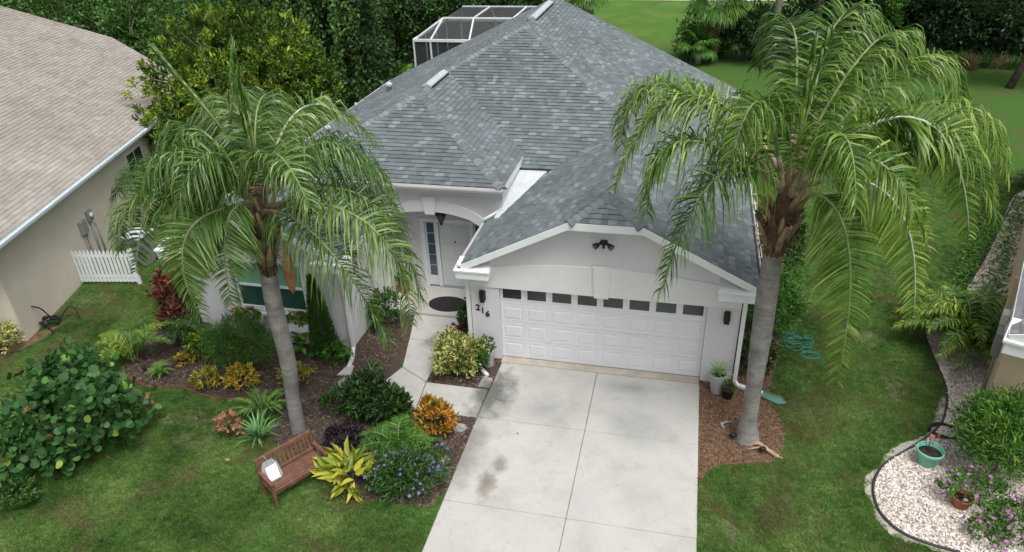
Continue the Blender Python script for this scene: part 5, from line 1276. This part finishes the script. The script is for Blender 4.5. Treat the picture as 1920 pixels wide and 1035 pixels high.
# ------------------------------------------------------------------ bench and its bag
bn = thing('garden_bench', 'brown slatted wooden bench standing on the lawn', 'bench', (-5.53, -5.07, 0), R(57))
def bp(name, x0, x1, y0, y1, z0, z1, tilt=0.0, b=.006):
    mb = MB(); mb.bbox(x0, x1, y0, y1, z0, z1, b)
    if tilt: mb.v = [(x, y+(z-.40)*tilt, z) for x, y, z in mb.v]
    return mb.build(name, 'bench_wood', bn, True)
for k in range(6): bp('seat_slat', -.58, .58, -.27+k*.085, -.27+k*.085+.076, .405, .427)
bp('front_apron', -.56, .56, -.262, -.238, .33, .403)
bp('back_rail', -.60, .60, .195, .225, .46, .52, .20); bp('top_rail', -.62, .62, .19, .235, .82, .90, .20)
for k in range(12): bp('back_slat', -.54+k*.0935, -.54+k*.0935+.056, .200, .220, .515, .825, .20)
for s_ in (-1, 1):
    x = s_*.60
    bp('leg', x-.03, x+.03, -.275, -.215, 0, .60)
    mb = MB(); mb.bbox(x-.03, x+.03, .20, .26, 0, .86, .006); mb.v = [(p[0], p[1]+max(0, p[2]-.40)*.20, p[2]) for p in mb.v]; mb.build('leg', 'bench_wood', bn, True)
    bp('armrest', x-.04, x+.04, -.30, .25, .60, .632)
    bp('side_rail', x-.02, x+.02, -.22, .21, .33, .40)
bg_ = thing('document_bag', 'clear plastic bag with a white paper hung on the bench end', 'bag', (-5.77, -5.40, .43), R(57))
def bagsheet(w_, h_, th, cy, round_):
    pr2 = [(-w_/2+round_, 0), (w_/2-round_, 0), (w_/2, round_), (w_/2, h_-round_*2.2), (w_/2-round_*1.4, h_), (-w_/2+round_*1.4, h_), (-w_/2, h_-round_*2.2), (-w_/2, round_)]
    return MB().prism(pr2, 'y', cy-th/2, cy+th/2)
mb = bagsheet(.34, .42, .012, 0, .05); mb.v = [(x, y+z*.62-.03, z*.80+.01) for x, y, z in mb.v]; mb.build('bag', 'clear_plastic', bg_, True)
mb = MB(); mb.box(-.115, .115, -.008, -.0065, .03, .31); mb.v = [(x+(z-.15)*.10, y+z*.62-.035, z*.80+.012) for x, y, z in mb.v]; mb.build('paper', 'paper', bg_, True)
MB().tube([(0, .22, .34), (-.02, .26, .44), (-.05, .28, .47)], .004, 5).build('string', 'paper', bg_, True)

# ------------------------------------------------------------------ small things
n = 40; a = np.arange(n)*2*math.pi/n
t = thing('doormat', 'oval black rubber doormat at the porch step', 'doormat', (-4.55, 2.10, .11))
MB().prism([(-4.55+.56*math.cos(x), 2.10+.40*math.sin(x)) for x in a], 'z', .108, .128).build('mat', 'rubber', t)
for r_ in (.92, .62): 
    MB().tube([(-4.55+.56*r_*math.cos(x), 2.10+.40*r_*math.sin(x), .128) for x in list(a)+[a[0]]], .008, 5, False).build('raised_ring', 'rubber', t)
for k in range(9):
    an = k*.7; MB().tube([(-4.55+.15*math.cos(an), 2.1+.11*math.sin(an), .128), (-4.55+.3*math.cos(an+.2), 2.1+.2*math.sin(an+.2), .13)], .008, 5).build('raised_scroll', 'rubber', t)
def hose(name, label, pts, r, mat, cat='hose', k=10): tag(MB().tube(smooth_line(pts, k), r, 6).build(name, mat), label, cat)
pts = []
for i in range(60):
    an = i*.62; rr = .33+.12*math.sin(i*1.7); pts.append((4.85+rr*math.cos(an)*1.0+.1*math.sin(i*.31), 2.0+rr*math.sin(an)*.8+.12*math.cos(i*.23), .03+.02*math.sin(i*2.1)+i*.001))
for i in range(30):
    an = 1+i*.6; rr = .22+.04*math.sin(i); pts.append((5.1+rr*math.cos(an), 1.45+rr*math.sin(an)*.6, .03+.012*math.sin(i*1.3)))
pts += [(5.35, 1.1, .03), (5.5, .8, .03), (5.45, .5, .03)]
hose('garden_hose', 'tangled turquoise garden hose on the side lawn', pts, .010, 'hose_green', 'hose', 4)
hose('coiled_hose', 'black coiled hose on the gravel beside the podocarpus', [(7.55+(.27+.02*math.sin(i*1.3))*math.cos(i*.55), -.95+(.22+.02*math.cos(i))*math.sin(i*.55), .03+i*.0012) for i in range(48)], .018, 'hose_black', 'hose', 3)
pts = [(-15.45+.3*math.cos(i*.9)*random.uniform(.5, 1.1), -.75+.28*math.sin(i*.9)*random.uniform(.5, 1.2), .03+.22*random.random()) for i in range(26)]
hose('black_hose', 'untidy black hose heap against the beige wall', [(-15.72, -1.0, .75), (-15.5, -.85, .6), (-15.42, -.7, .2)]+pts+[(-15.0, -1.2, .03), (-15.2, -1.9, .03), (-15.45, -2.2, .03)], .020, 'hose_black', 'hose', 6)
pts = [(-15.3+.42*t_, -.6+.3*math.sin(t_*2), .05+.35*math.sin(t_*2.6)) for t_ in np.linspace(0, 1.2, 8)]
hose('black_hose', 'single arching loop of black hose over the grass', pts, .018, 'hose_black', 'hose', 5)
t = thing('splash_block', 'green plastic splash block under the right downspout', 'splash block', (3.95, -.40, 0))
mb = MB(); mb.prism([(3.72, -.18), (4.28, -.42), (4.36, -.60), (4.20, -.66), (3.66, -.36)], 'z', .0, .05); mb.build('tray', 'splash_green', t)
MB().tube([(3.72, -.18, .05), (4.28, -.42, .05), (4.36, -.60, .05), (4.20, -.66, .05), (3.66, -.36, .05)], .022, 6).build('rim', 'splash_green', t)
t = thing('splash_block', 'pale concrete splash block at the driveway corner', 'splash block', (-2.66, -1.05, 0))
MB().prism([(-2.74, -1.29), (-2.44, -1.30), (-2.46, -.92), (-2.70, -.88)], 'z', .012, .045).build('tray', 'concrete', t)
t = thing('splash_block', 'pale concrete splash block under the bedroom downspout', 'splash block', (-6.1, -1.25, 0))
MB().prism([(-6.32, -1.50), (-5.98, -1.42), (-6.05, -1.05), (-6.22, -1.08)], 'z', .012, .05).build('tray', 'concrete', t)
tag(MB().prism([(-2.74+.155*math.cos(x), -2.78+.14*math.sin(x)) for x in a[::2]], 'z', .008, .03).build('access_cover', 'stone'), 'round grey irrigation cover in the mulch by the walkway', 'cover')
def rock(loc, s, label, name='garden_stone', mat='stone', cat='stone'):
    mb = MB(); prof = []
    mb.lathe([(s*.75, 0), (s, s*.18), (s*.85, s*.42), (s*.4, s*.55), (.005, s*.56)], 11, (loc[0], loc[1], 0))
    mb.v = [(x+random.uniform(-.12, .12)*s, y*1+random.uniform(-.12, .12)*s, z) for x, y, z in mb.v]
    tag(mb.build(name, mat), label, cat)
rock((-5.95, -1.75, 0), .22, 'flat grey stone below the bedroom splash block'); rock((-2.78, -3.85, 0), .13, 'small pale stone by the violet flowers')
rock((-2.66, -4.15, 0), .15, 'round mossy stone at the driveway edge', mat='moss')
for x, y, lb in ((-7.05, -1.55, 'black path light right of the palm trunk'), (-9.9, -2.35, 'black path light among the crotons'), (-11.3, -2.2, 'black path light by the young palm'), (3.14, -2.0, 'black spotlight at the foot of the driveway palm'), (3.72, -2.32, 'black spotlight beside the driftwood')):
    t = thing('path_light', lb, 'garden light', (x, y, 0))
    MB().tube([(x, y, -.02), (x, y, .10)], .012, 6).build('stake', 'black_metal', t)
    MB().tube([(x-.03, y+.02, .08), (x+.02, y-.03, .14), (x+.04, y-.05, .17)], [.035, .05, .055], 10).build('lamp_head', 'black_metal', t)
mb = MB(); mb.tube(smooth_line([(3.50, -2.16, .05), (3.68, -2.14, .09), (3.85, -2.28, .07), (4.02, -2.40, .05), (4.14, -2.44, .03)], 5), [.02]*3+[.045]*14+[.02]*4, 8); mb.tube([(3.66, -2.16, .07), (3.68, -1.9, .09), (3.60, -1.72, .06)], [.03, .022, .008], 6); mb.tube([(3.7, -2.2, .05), (3.5, -2.28, .04), (3.38, -2.26, .03)], [.025, .018, .006], 6)
tag(mb.build('driftwood', 'driftwood'), 'pale forked driftwood on the mulch beside the palm', 'driftwood')
mb = MB(); mb.tube([(2.98, -1.72, .03), (2.92, -1.62, .06), (3.02, -1.52, .05), (3.18, -1.45, .03)], [.03, .035, .03, .012], 7)
tag(mb.build('driftwood', 'stone'), 'small grey weathered branch left of the driveway palm', 'driftwood')
fa = [(-6.98+.09*math.cos(x)*1.1, -5.0+.06*math.sin(x)) for x in a[::3]]
def fallen(x, y, s, lb):
    P = np.array([[x, y, .045]]); me = leaf_mesh('fallen_leaf', P, np.array([[math.cos(s*50), math.sin(s*50), .05]]), np.array([[.1, 0, 1.]]), s, s*.7, [.9], 'disc')
    tag(put('fallen_leaf', me, 'leaf_tan'), lb, 'leaf')
fallen(-7.42, -4.72, .12, 'round tan fallen leaf on the lawn left of the bench')
fallen(-1.4, -2.75, .06, 'tiny curled leaf on the driveway')

# ------------------------------------------------------------------ trees behind
def tree(name, label, base, lobes, mat, L, W, ntot, trunk_r=.22, shape='diamond', cat='tree', vr=(.1, .8), per=9, spread=None, group=None, bark='bark', lean=(0, 0), upb=.2, nlimb=None, flat=1.0):
    t = thing(name, label, cat, (base[0], base[1], 0), 0, group)
    vols = [l[3] ** 2 for l in lobes]; tot = sum(vols); Ps, Ds, Ns, vs = [], [], [], []
    for (lx_, ly_, lz_, lr_), vl in zip(lobes, vols):
        nc = max(6, int(ntot*vl/tot/per)); lv = rng.uniform(-.12, .12)
        p, d, nn, v_ = clumps((base[0]+lx_, base[1]+ly_, lz_), (lr_, lr_, lr_*flat), nc, per, spread or lr_*.10, -.75, (.62, 1.05), upb, .2, vr)
        Ps.append(p); Ds.append(d); Ns.append(nn); vs.append(v_+lv)
    P, D, N, v = np.vstack(Ps), np.vstack(Ds), np.vstack(Ns), np.concatenate(vs); ok = P[:, 2] > .15; P, D, N, v = P[ok], D[ok], N[ok], v[ok]
    lr = rng.uniform(.7, 1.3, len(P))
    o = put('crown', leaf_mesh('crown', P, D, N, L*lr, W*lr, v, shape), mat, t); o['kind'] = 'stuff'
    zc = np.mean([l[2] for l in lobes]); tm = (base[0]+lean[0]+np.mean([l[0] for l in lobes])*.4, base[1]+lean[1]+np.mean([l[1] for l in lobes])*.4, zc*.62)
    MB().tube([(base[0], base[1], -.1), ((base[0]+tm[0])/2+.08, (base[1]+tm[1])/2, zc*.32), tm], [trunk_r*1.25, trunk_r, trunk_r*.75], 10).build('trunk', bark, t)
    for l in lobes:
        q = (base[0]+l[0], base[1]+l[1], l[2]); mid = tuple((tm[i]+q[i])/2+random.uniform(-.25, .25) for i in range(3))
        MB().tube([tm, mid, q], [trunk_r*.5, trunk_r*.33, trunk_r*.10], 7).build('limb', bark, t)
        for _ in range(3):
            d = rand_unit(1)[0]*l[3]*.9; d[2] = abs(d[2]); e = (q[0]+d[0], q[1]+d[1], q[2]+d[2])
            MB().tube([mid, q, e], [trunk_r*.2, trunk_r*.13, .012], 5).build('branch', 'bark_pale', t)
    return t
def lobes(n, sx, sy, z0, z1, r0, r1):
    return [(random.uniform(-sx, sx), random.uniform(-sy, sy), random.uniform(z0, z1), random.uniform(r0, r1)) for _ in range(n)]
# the yellow-green tree in the gap between the houses
tree('pittosporum_tree', 'rounded yellow green tree between the two houses', (-15.3, 10.4),
     [(-1.0, -.3, 5.2, 1.5), (.6, .4, 5.3, 1.5), (2.0, .2, 4.9, 1.35), (-2.1, -.8, 4.0, 1.4), (-1.9, -1.6, 2.7, 1.3), (-.4, -1.2, 3.9, 1.6), (1.4, -.6, 3.8, 1.5), (-1.2, -1.5, 1.8, 1.1), (2.6, .8, 3.6, 1.2), (0, 1.2, 4.6, 1.7)],
     'leaf_yellowgreen', .20, .07, 27000, .2, 'leaf', vr=(.15, 1.0), per=20, spread=.07, bark='bark_pale', upb=.5)
# wood at the back left, tree by tree
bl = [(-50, 38, 'far green tree at the edge of the wood beyond the tan roof', 'leaf_mid', 4.5), (-45, 32, 'green tree beyond the left end of the tan roof ridge', 'leaf_mid', 4.2), (-38, 30, 'broad green tree behind the far end of the tan roof', 'leaf_mid', 4.2), (-33, 25.5, 'bushy mid green tree rising behind the tan roof ridge', 'leaf_mid', 3.6), (-28, 24, 'rounded green tree directly behind the tan roof', 'leaf_mid', 3.8),
      (-24, 22.5, 'dense green tree behind the yellow green tree', 'leaf_mid', 3.5), (-21, 27, 'tall dark tree deeper in the wood behind the tan roof', 'leaf_dark', 4.6), (-43, 36, 'dark tall tree at the far end of the wood', 'leaf_dark', 5.5), (-31, 32, 'tall dark green tree in the second row of the wood', 'leaf_dark', 5.5)]
for x, y, lb, m_, hgt in bl:
    tree('broadleaf_tree', lb, (x, y), lobes(8, 2.6, 1.8, 1.4, hgt+1.0, 1.5, 2.3), m_, .26, .13, 9500, .22, 'diamond', group='trees of the wood behind the houses', per=10)
def vines(t, x, y, z0, z1, spread, n):
    Ps = []
    for _ in range(n):
        vx, vy = x+random.uniform(-spread, spread), y-random.uniform(0, spread*.6); zt_ = random.uniform(z0+1.5, z1); ln = random.uniform(1.5, 4.5); k = int(ln*26)
        zz = np.linspace(zt_, max(.3, zt_-ln), k); Ps.append(np.stack([vx+rng.normal(0, .14, k), vy+rng.normal(0, .14, k), zz], 1))
    P = np.vstack(Ps); D = unit(rng.normal(size=P.shape)*.5+np.array([0, -.3, -.8])); N = unit(rng.normal(size=P.shape)*.4+np.array([0, -.8, .4]))
    o = put('hanging_vines', leaf_mesh('hanging_vines', P, D, N, .22, .13, rng.uniform(.4, 1, len(P)), 'diamond'), 'leaf_mid', t); o['kind'] = 'stuff'
for x, y, lb, hh in ((-19.0, 21.5, 'tall dark tree draped with hanging vines behind the left palm', 7.5), (-16.4, 20.8, 'vine-covered dark tree next to the pool enclosure', 8.5), (-17.2, 25.5, 'dark tree at the back of the vine thicket', 9)):
    t = tree('vine_tree', lb, (x, y), lobes(11, 1.9, 1.5, 1.3, hh, 1.3, 2.0), 'leaf_dark', .22, .12, 13000, .3, 'diamond', group='trees of the wood behind the houses', per=10)
    vines(t, x+.3, y-1.4, .5, hh, 2.0, 34)
for x, y, lb, hh in ((-13.5, 34, 'dark green tree behind the left end of the pool enclosure', 5), (-9.5, 36, 'mid green tree behind the middle of the pool enclosure', 4.5), (-17, 31, 'green tree filling the gap behind the vines', 6), (-11.3, 39, 'far tree rising over the pool enclosure', 6)):
    tree('broadleaf_tree', lb, (x, y), lobes(8, 2.2, 1.4, 1.2, hh, 1.3, 2.0), 'leaf_dark' if hh < 6 else 'leaf_mid', .26, .13, 8500, .22, 'diamond', group='trees of the wood behind the houses', per=10)
for x, y, lb in ((-15.2, 31.0, 'low dark bush at the left behind the pool enclosure'), (-12.6, 31.4, 'low dark bush in the middle behind the pool enclosure'), (-10.0, 31.2, 'low green bush to the right behind the pool enclosure'), (-8.0, 32.0, 'low green bush at the far corner of the pool enclosure')):
    tree('thicket_bush', lb, (x, y), lobes(6, 1.2, .6, .6, 2.2, .9, 1.3), 'leaf_dark', .24, .12, 4500, .1, 'diamond', 'bush', per=10)
# banana clump
t = thing('banana_clump', 'broad-leaved banana plant at the edge of the wood', 'plant', (-13.9, 21.6, 0))
n = 44; a_ = rng.uniform(0, 6.28, n); e = rng.uniform(.1, 1.1, n); D = np.stack([np.cos(a_)*np.cos(e), np.sin(a_)*np.cos(e), np.sin(e)], 1)
P = np.stack([-13.9+rng.normal(0, .8, n), 21.6+rng.normal(0, .4, n), rng.uniform(.6, 1.7, n)], 1); N = np.stack([-np.cos(a_)*np.sin(e), -np.sin(a_)*np.sin(e), np.cos(e)], 1)
leaf_parts(t, P, D, N, rng.uniform(.7, 1.25, n), rng.uniform(.25, .4, n), rng.uniform(.2, .8, n), 'leaf_fresh', 'leaf')
mb = MB()
for p in P[::3]: mb.tube([(p[0]*.7-13.9*.3, p[1]*.7+21.6*.3, -.05), tuple(p)], [.06, .03], 6)
mb.build('stem', 'stem_green', t)

# sabal palms
def sabal(label, base, h, crown_r, nf, skirt=0):
    t = thing('sabal_palm', label, 'palm tree', (base[0], base[1], 0), 0, 'fan palms on the far lawn')
    MB().tube([(base[0], base[1], -.1), (base[0]+.1, base[1], h*.5), (base[0]+.05, base[1], h)], [.24, .19, .18], 12).build('trunk', 'palm_trunk_far', t)
    def fans(n, lo, hi, mt, nm, r):
        Ps, Ds, Ns, Ls, vs = [], [], [], [], []
        for k in range(n):
            az = k*2.399+random.uniform(-.2, .2); el = random.uniform(lo, hi); d = np.array([math.cos(az)*math.cos(el), math.sin(az)*math.cos(el), math.sin(el)])
            c = np.array([base[0]+.05, base[1], h])+d*r*.45+np.array([0, 0, -.05]); m = 22
            sd = unit(np.cross(d, [0, 0, 1.])); upv = np.cross(sd, d); th = np.linspace(-1.75, 1.75, m)
            D = d[None]*np.cos(th)[:, None]+sd[None]*np.sin(th)[:, None]+np.array([0, 0, -.35]); Ps.append(np.tile(c, (m, 1))); Ds.append(unit(D)); Ns.append(np.tile(upv, (m, 1))+rng.normal(0, .2, (m, 3))); Ls.append(r*.55*(1-.25*np.abs(th)/1.75)*rng.uniform(.85, 1.1, m)); vs.append(rng.uniform(.2, .8)+rng.normal(0, .1, m))
        P, D, N, L, v = np.vstack(Ps), np.vstack(Ds), np.vstack(Ns), np.concatenate(Ls), np.concatenate(vs)
        o = put(nm, leaf_mesh(nm, P, D, N, L, .075, v, 'strap'), mt, t); o['kind'] = 'stuff'
    fans(nf, -.5, 1.3, 'leaf_fresh', 'crown', crown_r*1.15)
    if skirt: fans(skirt, -1.45, -.9, 'straw', 'dead_skirt', crown_r*.95)
    return t
sabal('fan palm with a brown skirt on the far lawn, standing over the dark thicket', (2.9, 32.3), 3.4, 1.9, 34, 20)
sabal('fan palm at the near edge of the dark thicket', (2.0, 31.6), 1.2, 1.3, 20, 0)
sabal('low fan palm with hanging brown leaves behind the roof ridge', (-6.3, 40.5), 2.6, 1.9, 34, 20)
sabal('pale-trunked tall fan palm behind the driveway palm', (6.05, 30.6), 9.0, 2.0, 26, 8)
sabal('second tall trunk leaning behind the driveway palm', (8.6, 33.0), 9.5, 2.0, 24, 8)
for x, y, lb, hh, m_ in ((4.6, 32.6, 'dark rounded thicket under the fan palms', 2.3, 'leaf_dark'), (6.6, 33.2, 'low dark bush right of the fan palm thicket', 1.9, 'leaf_dark'), (3.2, 33.4, 'green bush at the foot of the skirted fan palm', 1.9, 'leaf_mid')):
    tree('thicket_bush', lb, (x, y), lobes(6, 1.3, .9, .7, hh, .9, 1.4), m_, .20, .10, 6500, .1, 'diamond', 'bush', per=10)
# dark wood along the right back
rb = [(11.5, 40, 'dark tree standing behind the first trees of the far right wood'), (17.8, 41, 'dark tree standing behind the middle of the far right wood'), (24.5, 41, 'dark tree standing behind the right end of the far wood'), (9.8, 35, 'dark tree at the left end of the far right wood'), (13.0, 36, 'dark tree second along the far right wood'), (16.2, 36.5, 'dark tree in the middle of the far right wood'), (19.6, 36, 'dark tree behind the ornamental grasses'), (23.0, 36, 'dark tree near the right end of the far wood'), (26.5, 35, 'dark tree at the right end of the far wood')]
for i, (x, y, lb) in enumerate(rb):
    tree('shade_tree', lb, (x, y), lobes(5, 2.0, 1.2, .7, 1.8, 1.3, 1.8)+lobes(8, 2.2, 1.5, 2.0, 7.0, 1.6, 2.4), 'leaf_dark', .26, .13, 11000, .25, 'diamond', group='dark trees of the far right wood', per=10, vr=(.0, .45))
tree('young_pine', 'bright green young tree in front of the far dark wood', (12.4, 33.2), [(0, 0, 2.6, .8), (.1, 0, 3.6, .8), (0, 0, 4.6, .7), (0, 0, 5.6, .6), (-.3, 0, 1.7, .7)], 'leaf_fresh', .20, .06, 5000, .1, 'diamond', vr=(.0, .6))
tree('oak_tree', 'leaning oak on the rear lawn with its crown against the dark wood', (17.7, 27.7), [(-.9, .2, 4.4, 1.7), (.9, .2, 4.8, 1.8), (2.3, 0, 4.3, 1.7), (0, 1, 5.6, 2.0), (-2.2, .5, 4.6, 1.3), (2.6, .5, 5.9, 1.8)], 'leaf_dark', .20, .10, 12000, .17, 'diamond', lean=(.55, 0), vr=(.1, .7))
# tawny grass clumps along the wood's edge
for k in range(18):
    x = 10.5+k*.66+random.uniform(-.2, .2); y = 31.9+random.uniform(-.4, .4); r = random.uniform(.35, .6)
    t = thing('grass_clump', 'tawny ornamental grass clump along the edge of the far wood', 'ornamental grass', (x, y, 0), 0, 'tawny grass clumps along the far wood')
    n = 120; a_ = rng.uniform(0, 6.28, n); e = rng.uniform(.5, 1.5, n); D = np.stack([np.cos(a_)*np.cos(e), np.sin(a_)*np.cos(e), np.sin(e)], 1)
    P = np.stack([x+rng.normal(0, .15, n), y+rng.normal(0, .15, n), np.full(n, .0)], 1); N = rand_unit(n)
    o = put('blades', leaf_mesh('blades', P, D, N, r*rng.uniform(1.0, 2.0, n), .03, rng.uniform(0, 1, n), 'strap'), random.choice(['straw', 'straw', 'leaf_mid']), t); o['kind'] = 'stuff'
palmlet('yucca', 'spiky dark palmlet at the far end of the gravel strip', (14.2, 14.0), 16, 1.0, 'leaf_mid', .2, .03, 24, (.4, 1.3), 'palm')

# ------------------------------------------------------------------ scattered cover: grass, bark, pebbles
def scatter(name, label, cat, pts, scl, srcs, tilt):
    me = bpy.data.meshes.new(name); me.vertices.add(len(pts)); me.vertices.foreach_set('co', np.asarray(pts, np.float32).ravel()); me.update()
    o = link(bpy.data.objects.new(name, me)); tag(o, label, cat, None, 'stuff')
    ng = bpy.data.node_groups.new(name, 'GeometryNodeTree')
    ng.interface.new_socket('Geometry', in_out='INPUT', socket_type='NodeSocketGeometry'); ng.interface.new_socket('Geometry', in_out='OUTPUT', socket_type='NodeSocketGeometry')
    gi = ng.nodes.new('NodeGroupInput'); go = ng.nodes.new('NodeGroupOutput'); ip = ng.nodes.new('GeometryNodeInstanceOnPoints'); jn = ng.nodes.new('GeometryNodeJoinGeometry')
    for s in srcs:
        oi = ng.nodes.new('GeometryNodeObjectInfo'); oi.inputs['Object'].default_value = s; oi.inputs['As Instance'].default_value = True
        ng.links.new(oi.outputs['Geometry'], jn.inputs[0])
    ip.inputs['Pick Instance'].default_value = True
    rv = ng.nodes.new('FunctionNodeRandomValue'); rv.data_type = 'FLOAT_VECTOR'; rv.inputs[0].default_value = (-tilt, -tilt, 0); rv.inputs[1].default_value = (tilt, tilt, 6.283)
    rs = ng.nodes.new('FunctionNodeRandomValue'); rs.data_type = 'FLOAT'; rs.inputs[2].default_value = scl[0]; rs.inputs[3].default_value = scl[1]
    ng.links.new(gi.outputs[0], ip.inputs['Points']); ng.links.new(jn.outputs[0], ip.inputs['Instance']); ng.links.new(rv.outputs[0], ip.inputs['Rotation']); ng.links.new(rs.outputs[1], ip.inputs['Scale']); ng.links.new(ip.outputs[0], go.inputs[0])
    md = o.modifiers.new('scatter', 'NODES'); md.node_group = ng
    return o
def src(name, me, mat):
    me.materials.append(MATS[mat]); return bpy.data.objects.new(name, me)
tufts = []
for k in range(4):
    n = 22; a_ = rng.uniform(0, 6.28, n); e = rng.uniform(.2, 1.0, n); D = np.stack([np.cos(a_)*np.cos(e), np.sin(a_)*np.cos(e), np.sin(e)], 1)
    P = np.stack([rng.normal(0, .028, n), rng.normal(0, .028, n), np.full(n, -.005)], 1)
    tufts.append(src('grass_tuft', leaf_mesh('grass_tuft', P, D, rand_unit(n), rng.uniform(.035, .075, n), rng.uniform(.006, .010, n), rng.uniform(0, 1, n), 'diamond'), 'grass_blade'))
keep_out = [front_bed, side_bed, inner_bed, gravel_bed, [(-2.49, .2), (-2.49, -14), (2.46, -14), (2.46, .2)], [(-5.2, 1.7), (-5.15, -1.65), (-3.9, -2.4), (-2.4, -2.4), (-2.4, 1.7)], [(-11, -.45), (3.3, -.45), (3.3, 16), (-11, 16)],
            [nl3(-12, .5, 0)[:2], nl3(.1, -.1, 0)[:2], nl3(.1, 15, 0)[:2], nl3(-12, 15, 0)[:2]], [rl3(-.1, -.1, 0)[:2], rl3(8, -.1, 0)[:2], rl3(8, 17, 0)[:2], rl3(-.1, 17, 0)[:2]], [(8.1, -2.9), (6.9, -6.0), (9.25, -6.9), (14, -4.8), (13, -3)]]
def lawn_pts(x0, x1, y0, y1, dens):
    n = int((x1-x0)*(y1-y0)*dens); p = np.stack([rng.uniform(x0, x1, n), rng.uniform(y0, y1, n)], 1)
    ok = np.ones(n, bool)
    for q in keep_out: ok &= ~inside(p[:, 0], p[:, 1], q)
    # bare rims and thin patches
    thin = (np.sin(p[:, 0]*1.3+2)*np.sin(p[:, 1]*1.7+1)+.5*np.sin(p[:, 0]*3.1)*np.sin(p[:, 1]*2.7)) > .78
    ok &= ~(thin & (rng.random(n) < .45)); ok &= ~(inside(p[:, 0], p[:, 1], rim) & (rng.random(n) < .9)); 
    for wq in worn: ok &= ~(inside(p[:, 0], p[:, 1], wq) & (rng.random(n) < .5))
    ok &= ~(inside(p[:, 0], p[:, 1], left_bed) & (rng.random(n) < .95))
    p = p[ok]
    d = np.einsum('ij,j->i', np.column_stack([p, np.zeros(len(p))])-CAM, fw); q = np.column_stack([p, np.zeros(len(p))])-CAM
    px = 960+FPX*(q@r2)/d; py = 517.5-FPX*(q@u2)/d
    vis = (d > 0) & (px > -160) & (px < 2080) & (py > -80) & (py < 1200)
    return np.column_stack([p[vis], np.zeros(vis.sum())])
gp_ = np.vstack([lawn_pts(-16, 10, -8.5, 4, 620), lawn_pts(-18, 14, 4, 22, 170)])
scatter('grass', 'short green lawn grass around the house', 'grass', gp_, (.7, 1.35), tufts, .2)
def poly_pts(poly, dens, z):
    q = np.array(poly); x0, y0 = q.min(0); x1, y1 = q.max(0); n = int((x1-x0)*(y1-y0)*dens); p = np.stack([rng.uniform(x0, x1, n), rng.uniform(y0, y1, n)], 1)
    p = p[inside(p[:, 0], p[:, 1], poly)]
    ok = ~inside(p[:, 0], p[:, 1], [(-2.46, .2), (-2.46, -14), (2.44, -14), (2.44, .2)]); 
    for w_ in ([(-5.1, -1.63), (-3.94, -2.38), (-2.47, -2.38), (-2.47, -1.35), (-4.03, -1.33), (-3.98, 1.55), (-5.36, 1.55)],): ok &= ~inside(p[:, 0], p[:, 1], w_)
    p = p[ok]; return np.column_stack([p, rng.uniform(z, z+.018, len(p))])
def chip():
    l, w_, h = random.uniform(.025, .065), random.uniform(.008, .02), random.uniform(.004, .010); mb = MB(); mb.box(-l/2, l/2, -w_/2, w_/2, -h/2, h/2)
    mb.v = [(x+random.uniform(-.004, .004), y+random.uniform(-.004, .004), z) for x, y, z in mb.v]; return mb.mesh('bark_chip')
scatter('mulch', 'dark bark mulch in the front beds', 'mulch', np.vstack([poly_pts(front_bed, 800, .012), poly_pts(inner_bed, 700, .014)]), (.7, 1.4), [src('bark_chip', chip(), 'chip_dark') for _ in range(5)], .5)
scatter('mulch', 'reddish bark mulch around the driveway palm', 'mulch', poly_pts(side_bed, 900, .012), (.6, 1.3), [src('bark_chip', chip(), 'chip_warm') for _ in range(5)], .5)
def pebble():
    r = random.uniform(.012, .024); mb = MB(); mb.lathe([(r*.5, -r*.5), (r, -.1*r), (r*.85, .35*r), (r*.3, r*.55)], 7); mb.v = [(x*random.uniform(.85, 1.3), y*random.uniform(.7, 1), z) for x, y, z in mb.v]; return mb.mesh('pebble')
gp_ = poly_pts(gravel_bed, 1500, .012)
scatter('gravel', 'white and pink pebble gravel strip beside the tan house', 'gravel', gp_, (.7, 1.5), [src('pebble', pebble(), 'pebble') for _ in range(6)], .5)
